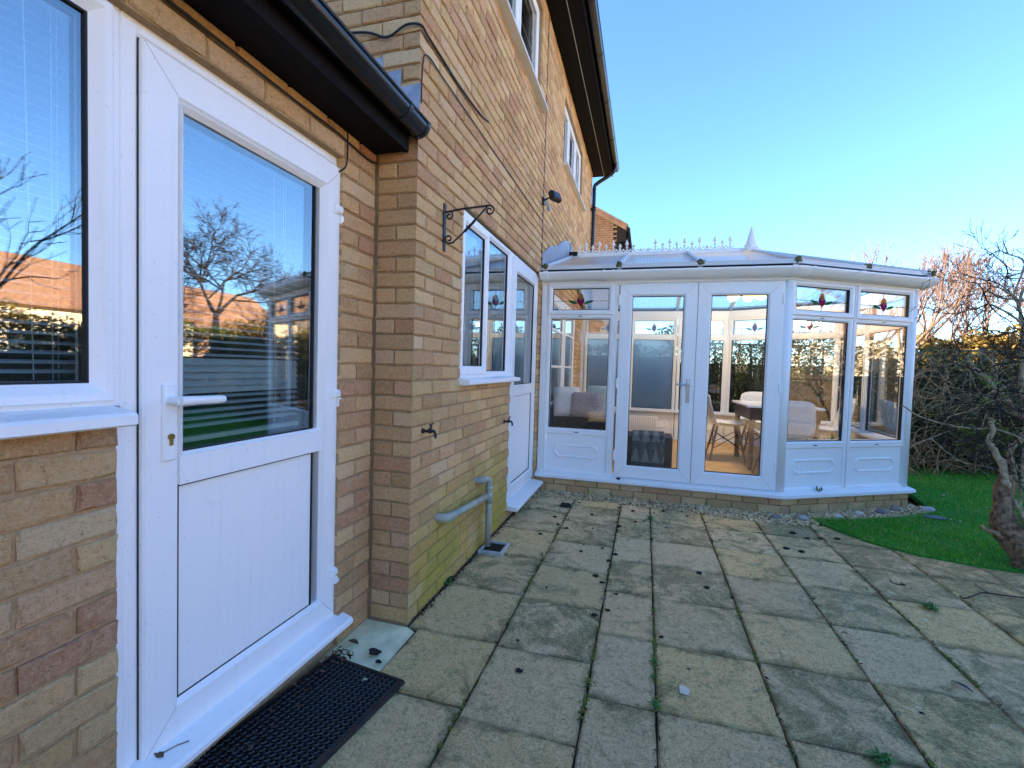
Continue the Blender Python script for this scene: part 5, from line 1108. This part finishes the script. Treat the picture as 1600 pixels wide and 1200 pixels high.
def bush(base, size, n, label, seed, leafmat, s0, s1, name='hedge', cat='hedge', grp=None, twig='twig_dark', top_noise=.12, tw_n=60):
    r = np.random.default_rng(seed); t = thing(name, label, cat, base, grp); bx, by, bz = base; sx, sy, sz = size
    P = r.random((n, 3)); P[:, 0] = (P[:, 0]-.5)*sx; P[:, 1] = (P[:, 1]-.5)*sy
    lump = .5*np.sin(P[:, 0]*3.1+seed)+.3*np.sin(P[:, 0]*7.3+2*seed)+.3*np.sin(P[:, 1]*5+seed); sh = 1-np.abs(r.normal(size=n))*.28; face = r.random(n)
    P[:, 2] = np.where(face < .35, np.clip(sh, 0, 1), P[:, 2])
    P[:, 1] = np.where((face > .35), np.sign(P[:, 1])*sy*.5*np.clip(1-np.abs(r.normal(size=n))*.25, 0, 1), P[:, 1])
    P[:, 2] = P[:, 2]*sz*(1+top_noise*lump)*(1-.10*(np.abs(P[:, 1])/(sy*.5))**3); P[:, 1] *= 1+.15*np.sin(P[:, 0]*4+P[:, 2]*5+seed); P += np.array(base)
    global rg; keep = rg; rg = r; V, Fc = leafcloud(P, s0, s1, .2, .5); rg = keep; arr_obj('foliage', V, Fc, leafmat, t)
    S = []; g = random.Random(seed)
    for i in range(tw_n):
        b0 = np.array([bx+g.uniform(-.5, .5)*sx, by+g.uniform(-.4, .4)*sy, bz]); S.append((b0, b0+np.array([g.gauss(0, .15), g.gauss(0, .12), sz*g.uniform(.5, 1.04)]), .012, .004))
    V, Fc = segs_mesh(S, 4); arr_obj('stems', V, Fc, twig, t); return t
# back boundary: fence with trellis and evergreen hedge
def fence(a, b, H, label, trel, mat='fence_wood', bays=None):
    a, b = Vector((*a, 0)), Vector((*b, 0)); F = Fr(a, b-a); L = (b-a).length; t = thing('garden_fence', label, 'fence', tuple(a)); k = bays or int(L/1.8)+1; g = random.Random(int(L*10))
    pm = MB(); pm.cbox(F, -.045, .045, -.1, H+.05, -.045, .045, .01); pme = pm.mesh('post', [mat], a)
    for i in range(k+1): inst('post', pme, a+F.U*(L*i/k), t)
    zt = H-trel; nb = int(L/.155)
    bm_ = [MB().box(F, 0, .148, -.05, zt, -.010, .010).mesh('board', [mat], a) for _ in range(1)]
    for i in range(min(nb, 90)): inst('board', bm_[0], a+F.U*(i*.155)+F.N*(.011*(i % 2)), t)
    m = MB()
    for z in (.25, zt-.1): m.box(F, 0, L, z, z+.05, -.05, -.012)
    m.build('rail', mat, t)
    if trel:
        m = MB(); m.box(F, 0, L, zt+.0, zt+.035, -.015, .03); m.box(F, 0, L, H-.035, H, -.015, .03); m.build('trellis_rail', 'trellis_wood', t)
        sl_ = MB().box(F, 0, .035, zt, H-.01, .031, .045).mesh('trellis_slat', ['trellis_wood'], a)
        for i in range(int(L/.22)): inst('trellis_slat', sl_, a+F.U*(i*.22), t)
fence((.15, 6.95), (10.5, 9.55), 1.84, 'dark weathered timber fence with trellis top behind the tangled climbers', .42)
bush((2.6, 7.25, 0), (4.6, .75, 2.05), 26000, 'tall evergreen hedge seen through the rear conservatory windows', 11, 'hedge_leaf', .016, .038)
bush((7.4, 8.25, 0), (5.0, .55, 1.80), 20000, 'low dark ivy hedge growing over the trellis fence', 12, 'ivy_leaf', .018, .042)
bush((5.3, 6.35, 0), (2.7, .9, .95), 12000, 'dark low evergreen planting at the back of the lawn', 17, 'ivy_leaf', .018, .045, 'shrub', 'shrub')
bush((5.35, 5.55, .25), (.75, .5, .42), 1500, 'small bright green leafy shrub among the bare climber stems', 21, 'hedge_leaf', .015, .035, 'shrub', 'shrub', tw_n=14)
# tangle of bare climber stems in front of the fence
def tangle(label, n, x0, x1, seed, name='climber'):
    g = random.Random(seed); t = thing(name, label, 'climber', ((x0+x1)/2, 5.8, 0), 'bare climbers over the back fence'); m = MB()
    for i in range(n):
        x = g.uniform(x0, x1); y = 5.15+(x-4.2)*.42+g.uniform(-.1, .9); p = Vector((x, y, g.uniform(.0, 1.3) if i % 3 else 0)); d = Vector((g.gauss(0, .6), g.gauss(0, .25), g.uniform(.1, 1.0))).normalized(); pts = [p]; curl = g.gauss(0, .55)
        for k in range(g.randint(9, 20)):
            ax = Vector((g.gauss(0, .25), 1, g.gauss(0, .25))).normalized(); d = (Matrix.Rotation(curl*g.uniform(.3, 1.2), 3, ax) @ d).normalized()
            if p.z > 1.62: d.z = -abs(d.z)*.7
            if p.z < .12: d.z = abs(d.z)+.2
            d.y += (5.5+(p.x-4.2)*.42-p.y)*.2; d.normalize(); p = p + d*.11; pts.append(p)
        r = g.choice((.003, .004, .006, .009, .004, .011, .003)); m.tube(curve_pts(pts, 2), [r*(1-.6*j/(2*len(pts))) for j in range(2*(len(pts)-1)+1)], 5, False)
    m.build('stems', 'vine', t, smooth=True)
tangle('tangle of curling bare climber stems beside the conservatory', 170, 4.0, 5.6, 4); tangle('tangle of bare climber stems behind the gnarled shrub', 150, 5.5, 8.0, 5)
# gnarled pruned shrub at the right edge of the patio
def at(x, y, Y):
    d = fw + rt*((x-800)/FPX) - up*((y-600)/FPX); t = (Y-CAM.y)/d.y; return CAM + d*t
sh = thing('pruned_shrub', 'gnarled pruned shrub with thick mossy trunk at the right edge', 'shrub', (3.62, 2.0, 0))
m = MB(); tp = [at(1640, 935, 1.95), at(1606, 885, 1.96), at(1585, 845, 1.98), at(1570, 815, 2.0), at(1568, 785, 2.03), at(1571, 755, 2.05), at(1573, 742, 2.06)]
m.tube(curve_pts(tp, 8), [.105-.062*k/48 for k in range(49)], 12)
g = random.Random(8)
for v in range(len(m.v)):
    x, y, z = m.v[v]; ring = v//12; q = v % 12; f = .86+.20*math.sin(q*2.6+ring*.16)+.10*math.sin(q*5.2+.3*ring)+g.uniform(-.07, .07)
    cx_ = sum(m.v[ring*12+k][0] for k in range(12))/12 if q == 0 else cx_; cy_ = sum(m.v[ring*12+k][1] for k in range(12))/12 if q == 0 else cy_; cz_ = sum(m.v[ring*12+k][2] for k in range(12))/12 if q == 0 else cz_
    m.v[v] = (cx_+(x-cx_)*f, cy_+(y-cy_)*f, cz_+(z-cz_)*f)
m.build('trunk', 'bark_red', sh, smooth=True)
m = MB()
for pts, r in (([(1573, 760), (1562, 715), (1545, 690), (1552, 672), (1548, 655)], .030), ([(1573, 770), (1585, 735), (1578, 705), (1592, 690), (1604, 668)], .030), ([(1568, 838), (1548, 830), (1533, 822)], .026),
               ([(1600, 655), (1582, 640), (1560, 612), (1530, 582), (1505, 556)], .028), ([(1640, 690), (1600, 655), (1585, 645)], .030), ([(1604, 668), (1595, 600), (1598, 520), (1592, 480), (1583, 462)], .020), ([(1583, 462), (1570, 452), (1572, 435)], .012), ([(1592, 480), (1600, 450), (1625, 430)], .014),
               ([(1583, 462), (1600, 420), (1596, 405), (1575, 397), (1560, 392), (1545, 399)], .008), ([(1575, 397), (1569, 382), (1567, 372)], .005), ([(1562, 392), (1557, 378)], .004), ([(1640, 480), (1600, 470), (1565, 465), (1540, 455), (1533, 470)], .010), ([(1640, 560), (1590, 500), (1545, 475), (1541, 485)], .012),
               ([(1604, 690), (1560, 672), (1500, 668), (1440, 652), (1409, 633)], .011), ([(1600, 640), (1560, 625), (1520, 640), (1480, 652)], .009), ([(1600, 770), (1560, 735), (1500, 720), (1455, 685)], .010), ([(1620, 850), (1595, 800), (1598, 720), (1600, 700)], .018), ([(1610, 830), (1590, 790), (1575, 770)], .02)):
    Y0 = rnd.uniform(1.85, 2.2); q = [at(x, y, Y0+.06*i) for i, (x, y) in enumerate(pts)]; c = curve_pts(q, 7); c = [v + Vector((g.gauss(0, r*.16), g.gauss(0, r*.16), g.gauss(0, r*.16))) for v in c]; m.tube(c, [.74*r*(1-.45*i/len(c))*g.choice((.9, 1, 1.05, 1.3)) for i in range(len(c))], 8)
m.build('limb', 'bark_pale', sh, smooth=True)
S = []
for x, y in ((1548, 655), (1604, 668), (1505, 556), (1583, 462), (1572, 435), (1600, 500), (1590, 600), (1625, 430), (1640, 480), (1545, 475), (1600, 560), (1660, 560), (1560, 612), (1530, 582), (1592, 690), (1545, 690), (1600, 640), (1620, 600), (1625, 690), (1580, 520), (1620, 750)):
    b = at(x, y, 2.15); [grow(b, (g.gauss(-.2, .8), g.gauss(0, .6), g.gauss(.35, .5)), .17, .005, 4, g, S, .7, (2, 3), .2, .05, .78, .0014) for _ in range(3)]
V, Fc = segs_mesh(S, 5); arr_obj('twigs', V, Fc, 'twig_dark', sh)
P = np.array([tuple(at(x+g.gauss(0, 5), y+g.gauss(0, 5), 2.1)) for x, y in ((1540, 592), (1552, 600), (1543, 628), (1530, 625), (1555, 655), (1592, 630), (1605, 625), (1508, 560), (1575, 610)) for _ in range(7)])
V, Fc = leafcloud(P, .008, .022, .2, .6); arr_obj('buds', V, Fc, 'bud_green', sh, kind='stuff')
# ------------------------------------------------------------------ BEYOND THE GARDEN
fence((9.2, -6.0), (9.4, 9.3), 1.30, 'brown timber fence along the far side of the garden', 0)
bush((9.9, 2.4, 0), (.9, 4.6, 2.2), 14000, 'sunlit golden hedge behind the side fence', 31, 'gold_leaf', .03, .06); bush((9.9, 7.2, 0), (.9, 4.4, 2.05), 12000, 'green hedge behind the side fence', 32, 'hedge_leaf', .03, .06)
bare_tree((14.2, 12.2, 0), 5.6, .13, 'round bare tree reflected in the glass of the white door', 3, 'twig_dark', 6, .85, .007, kids=(3, 4), trunk=.52, upw=.02)
bare_tree((6.4, 1.3, 0), 4.2, .06, 'small bare tree reflected in the large window', 9, 'twig_dark', 5, .7, .004, trunk=.28)
bare_tree((10.3, 20.5, 0), 6.6, .13, 'leaning pale bare tree right of the conservatory', 14, 'twig_far', 7, .42, .007, (.34, 0, 1), upw=.18)
bare_tree((15.0, 33, 0), 9.0, .16, 'distant pinkish bare tree just over the conservatory roof', 15, 'twig_far', 6, .5, .012); bare_tree((18.5, 30, 0), 7.4, .15, 'distant bare tree showing above the conservatory gutter', 16, 'twig_far', 6, .5, .012)
bare_tree((14.8, 26, 0), 7.0, .14, 'twiggy bare tree rising behind the orange hedge', 27, 'twig_far', 7, .55, .008); bare_tree((20.5, 27.5, 0), 7.4, .14, 'bare tree right of the leaning one', 28, 'twig_far', 7, .55, .008); bare_tree((23, 27, 0), 7.6, .15, 'bare tree beyond the sunlit hedge', 18, 'twig_far', 6, .5, .011); bare_tree((17, -2.0, 0), 6.5, .14, 'bare tree before the sunlit house across the garden', 23, 'twig_far', 6, .55, .010)
for i, (x, y, sx, sy, sz, lab, lm) in enumerate(((15.0, 20.5, 4.0, 1.6, 3.2, 'golden sunlit hedge to the right beyond the fence', 'gold_leaf'), (18.8, 22.5, 4.5, 1.8, 4.1, 'tall orange sunlit hedge far beyond the fence', 'gold_leaf'), (12.2, 23, 3.6, 1.5, 2.4, 'low sunlit hedge seen between the bare tree and the fence', 'gold_leaf'), (13.6, 21.8, 3.2, 1.5, 3.0, 'rounded orange sunlit hedge left of the tall one', 'gold_leaf'), (21.5, 25.5, 5, 2, 4.8, 'tallest warm lit hedge behind the others at right', 'gold_leaf'), (24, 24.5, 6, 2, 3.8, 'broad sunlit hedge at the right edge beyond the fence', 'gold_leaf'))):
    bush((x, y, 0), (sx, sy, sz), 9000, lab, 40+i, lm, .06, .12, tw_n=40, twig='twig_far')
def far_house(label, x0, x1, y0, y1, he, hr, axis, wallm, seed):
    h = thing('neighbour_house', label, 'house', ((x0+x1)/2, (y0+y1)/2, 0), 'neighbouring houses'); g = random.Random(seed)
    m = MB(); m.box(W0, x0, x1, y0, y1, -.1, he)
    if axis == 'y': m.add([(x0, y0, he), (x1, y0, he), ((x0+x1)/2, y0, hr-.08), (x0, y1, he), (x1, y1, he), ((x0+x1)/2, y1, hr-.08)], [(0, 1, 2), (3, 5, 4)])
    else: m.add([(x0, y0, he), (x0, y1, he), (x0, (y0+y1)/2, hr-.08), (x1, y0, he), (x1, y1, he), (x1, (y0+y1)/2, hr-.08)], [(0, 1, 2), (3, 5, 4)])
    m.build('wall', wallm, h); o = .35
    for s_ in (-1, 1):
        m = MB()
        if axis == 'y':
            xm = (x0+x1)/2; xe = x1+o if s_ > 0 else x0-o; ze = he-.1; F = Fr((xe, 0, ze), (0, 1, 0), Vector((xm-xe, 0, hr-ze))); a, b = y0-.25, y1+.25
        else:
            ym = (y0+y1)/2; ye = y1+o if s_ > 0 else y0-o; ze = he-.1; F = Fr((0, ye, ze), (1, 0, 0), Vector((0, ym-ye, hr-ze))); a, b = x0-.25, x1+.25
        L = ((hr-ze)**2+((x1-x0 if axis == 'y' else y1-y0)/2+o)**2)**.5; q = 1 if F.N.z > 0 else -1; m.box(F, a, b, 0, L, -.05*q, .03*q)
        for i in range(int(L/.35)): m.box(F, a, b, i*.35, i*.35+.35, .031*q, (.05+.012*(i % 2))*q)
        m.build('roof', 'roof_far', h)
    m = MB(); cx, cy = ((x0+x1)/2, y0+1.2) if axis == 'y' else (x0+1.2, (y0+y1)/2); m.box(W0, cx-.3, cx+.3, cy-.3, cy+.3, hr-.5, hr+.9); m.build('chimney', 'brick_far', h)
    n = max(2, int((y1-y0)/2.6)); 
    for i in range(n):
        for z in ([1.0] if he < 3.5 else [1.0, 3.4]):
            yc = y0+(i+.5)*(y1-y0)/n; F = Fr((x0, yc, z), (0, -1, 0)); m = MB(); m.ring(F, -.6, .6, 0, 1.2, [(0, 0), (0, .05), (.07, .05), (.07, 0)]); m.box(F, -.03, .03, .05, 1.15, 0, .045); w = m.build('window', 'white_far', h)
            m = MB(); m.box(F, -.54, .54, .06, 1.14, .002, .02); m.build('pane', 'pane_dark', w)
far_house('sunlit bungalow with brown tiled roof across the garden', 24, 33, 7.0, 19.5, 3.45, 6.1, 'y', 'render_wall', 1); far_house('sunlit brick house with orange gable beyond the side hedge', 26, 34, 21.5, 29.5, 3.2, 6.3, 'y', 'brick_far', 2)
far_house('added cream house out of view, bouncing warm light', 26, 35, -27, -12, 3.4, 5.6, 'y', 'render_wall', 8); far_house('pale sunlit house opposite the angled conservatory windows', 25, 34, -9.5, 4.8, 3.3, 5.0, 'y', 'render_wall', 3)  # the cream house is added, unseen, to bounce warm light
fence((-6, -9.2), (9.2, -9.0), 1.75, 'timber fence at the near end of the garden', 0); bush((2, -9.8, 0), (13, .9, 2.3), 9000, 'evergreen hedge at the near end of the garden', 51, 'hedge_leaf', .05, .10)
# neighbour's brick house just past the end of the main house
nh = thing('neighbour_house', 'neighbouring brick house with dark eaves just past the downpipe', 'house', (-4, 18, 0), 'neighbouring houses')
m = MB(); m.box(W0, -8.5, -.02, 14.0, 22, -.1, 5.55); m.add([(-8.5, 14.0, 5.5), (-.02, 14.0, 5.5), (-.02, 14.0, 5.95), (-4.3, 14.0, 8.4), (-8.5, 14.0, 5.95)], [(0, 1, 2, 3, 4)]); simple('brick_shaded', (.15, .085, .05), .95, var=.3, scale=6); m.build('wall', 'brick_shaded', nh)  # brick darkened so wall, roof and bargeboard look shaded
Fg = Fr((0, 13.98, 0), (1, 0, 0)); bmh = [MB().cbox(Fg, 0, .215, 0, .065, 0, .014, .004).mesh('brick', ['brick_shaded'], (0, 13.98, 0)) for _ in range(1)]; nwall = [o for o in nh.children][0]
for k in range(28):
    for i in range(7):
        x = -1.35+i*.225+(.11 if k % 2 else 0)
        if x+.215 < -.0 and 4.6+k*.075 < 6.25-.58*(x+.3): inst('brick', bmh[0], (x, 13.98, 4.6+k*.075), nwall)
Fv = Fr((.30, 0, 5.92), (0, 1, 0), (-4.6, 0, 2.75)); q = 1 if Fv.N.z > 0 else -1
m = MB(); m.box(Fv, 13.75, 22.2, 0, 5.3, .0*q, .09*q); m.build('roof', 'brick_shaded', nh)
m = MB(); m.prism(Fr((0, 13.76, 0), (1, 0, 0)), [(.30, 5.80), (.30, 5.92), (-4.3, 8.66), (-4.3, 8.50)], 0, .03); m.build('bargeboard', 'brick_shaded', nh)
m = MB(); m.box(W0, .0, .30, 13.80, 22, 5.45, 5.80); m.box(W0, -.01, .16, 13.82, 14.2, 4.9, 5.45); m.tube([(.36, 13.7, 5.83), (.36, 22, 5.83)], .06, 10); m.tube(curve_pts([(.34, 13.9, 5.78), (.30, 13.9, 5.55), (.05, 13.9, 5.30), (.05, 13.9, 5.0), (.05, 13.9, 2.0)], 4), .04, 10); m.build('eaves', 'fascia_black', nh)

# bits of debris on the white sills
q = at(966, 748, 2.742); m = MB(); m.blob((q.x, q.y, .196), (.020, .012, .010), .4, 1); m.tube([(q.x-.02, q.y, .197), (q.x+.03, q.y+.004, .206)], .003, 4); m.build('debris_clump', 'cone_dark', None, label='small dark clump of debris on the sill below the french doors', cat='debris', at=(q.x, q.y, .19))
c = F2(.41, .187, .035); m = MB(); g = random.Random(2)
for k in range(9):
    w = g.uniform(0, 6.28); m.add([tuple(c), tuple(c+Vector((.02*math.cos(w), .02*math.sin(w), .03+.03*g.random()))), tuple(c+Vector((.03*math.cos(w+.4), .03*math.sin(w+.4), .02+.05*g.random())))], [(0, 1, 2)])
m.build('weed', 'weed', None, label='tiny green sprig growing on the conservatory sill', cat='weed', at=tuple(c))
c = FA(-1.06, .140, -.01); m = MB(); m.blob(c, (.016, .010, .006), .4, 1); m.tube([tuple(c), tuple(c+Vector((.02, .04, .003))), tuple(c+Vector((.03, .07, -.004)))], .0015, 4); m.build('debris_clump', 'leaf_brown', None, label='dead insect like scrap on the white threshold corner', cat='debris', at=tuple(c))
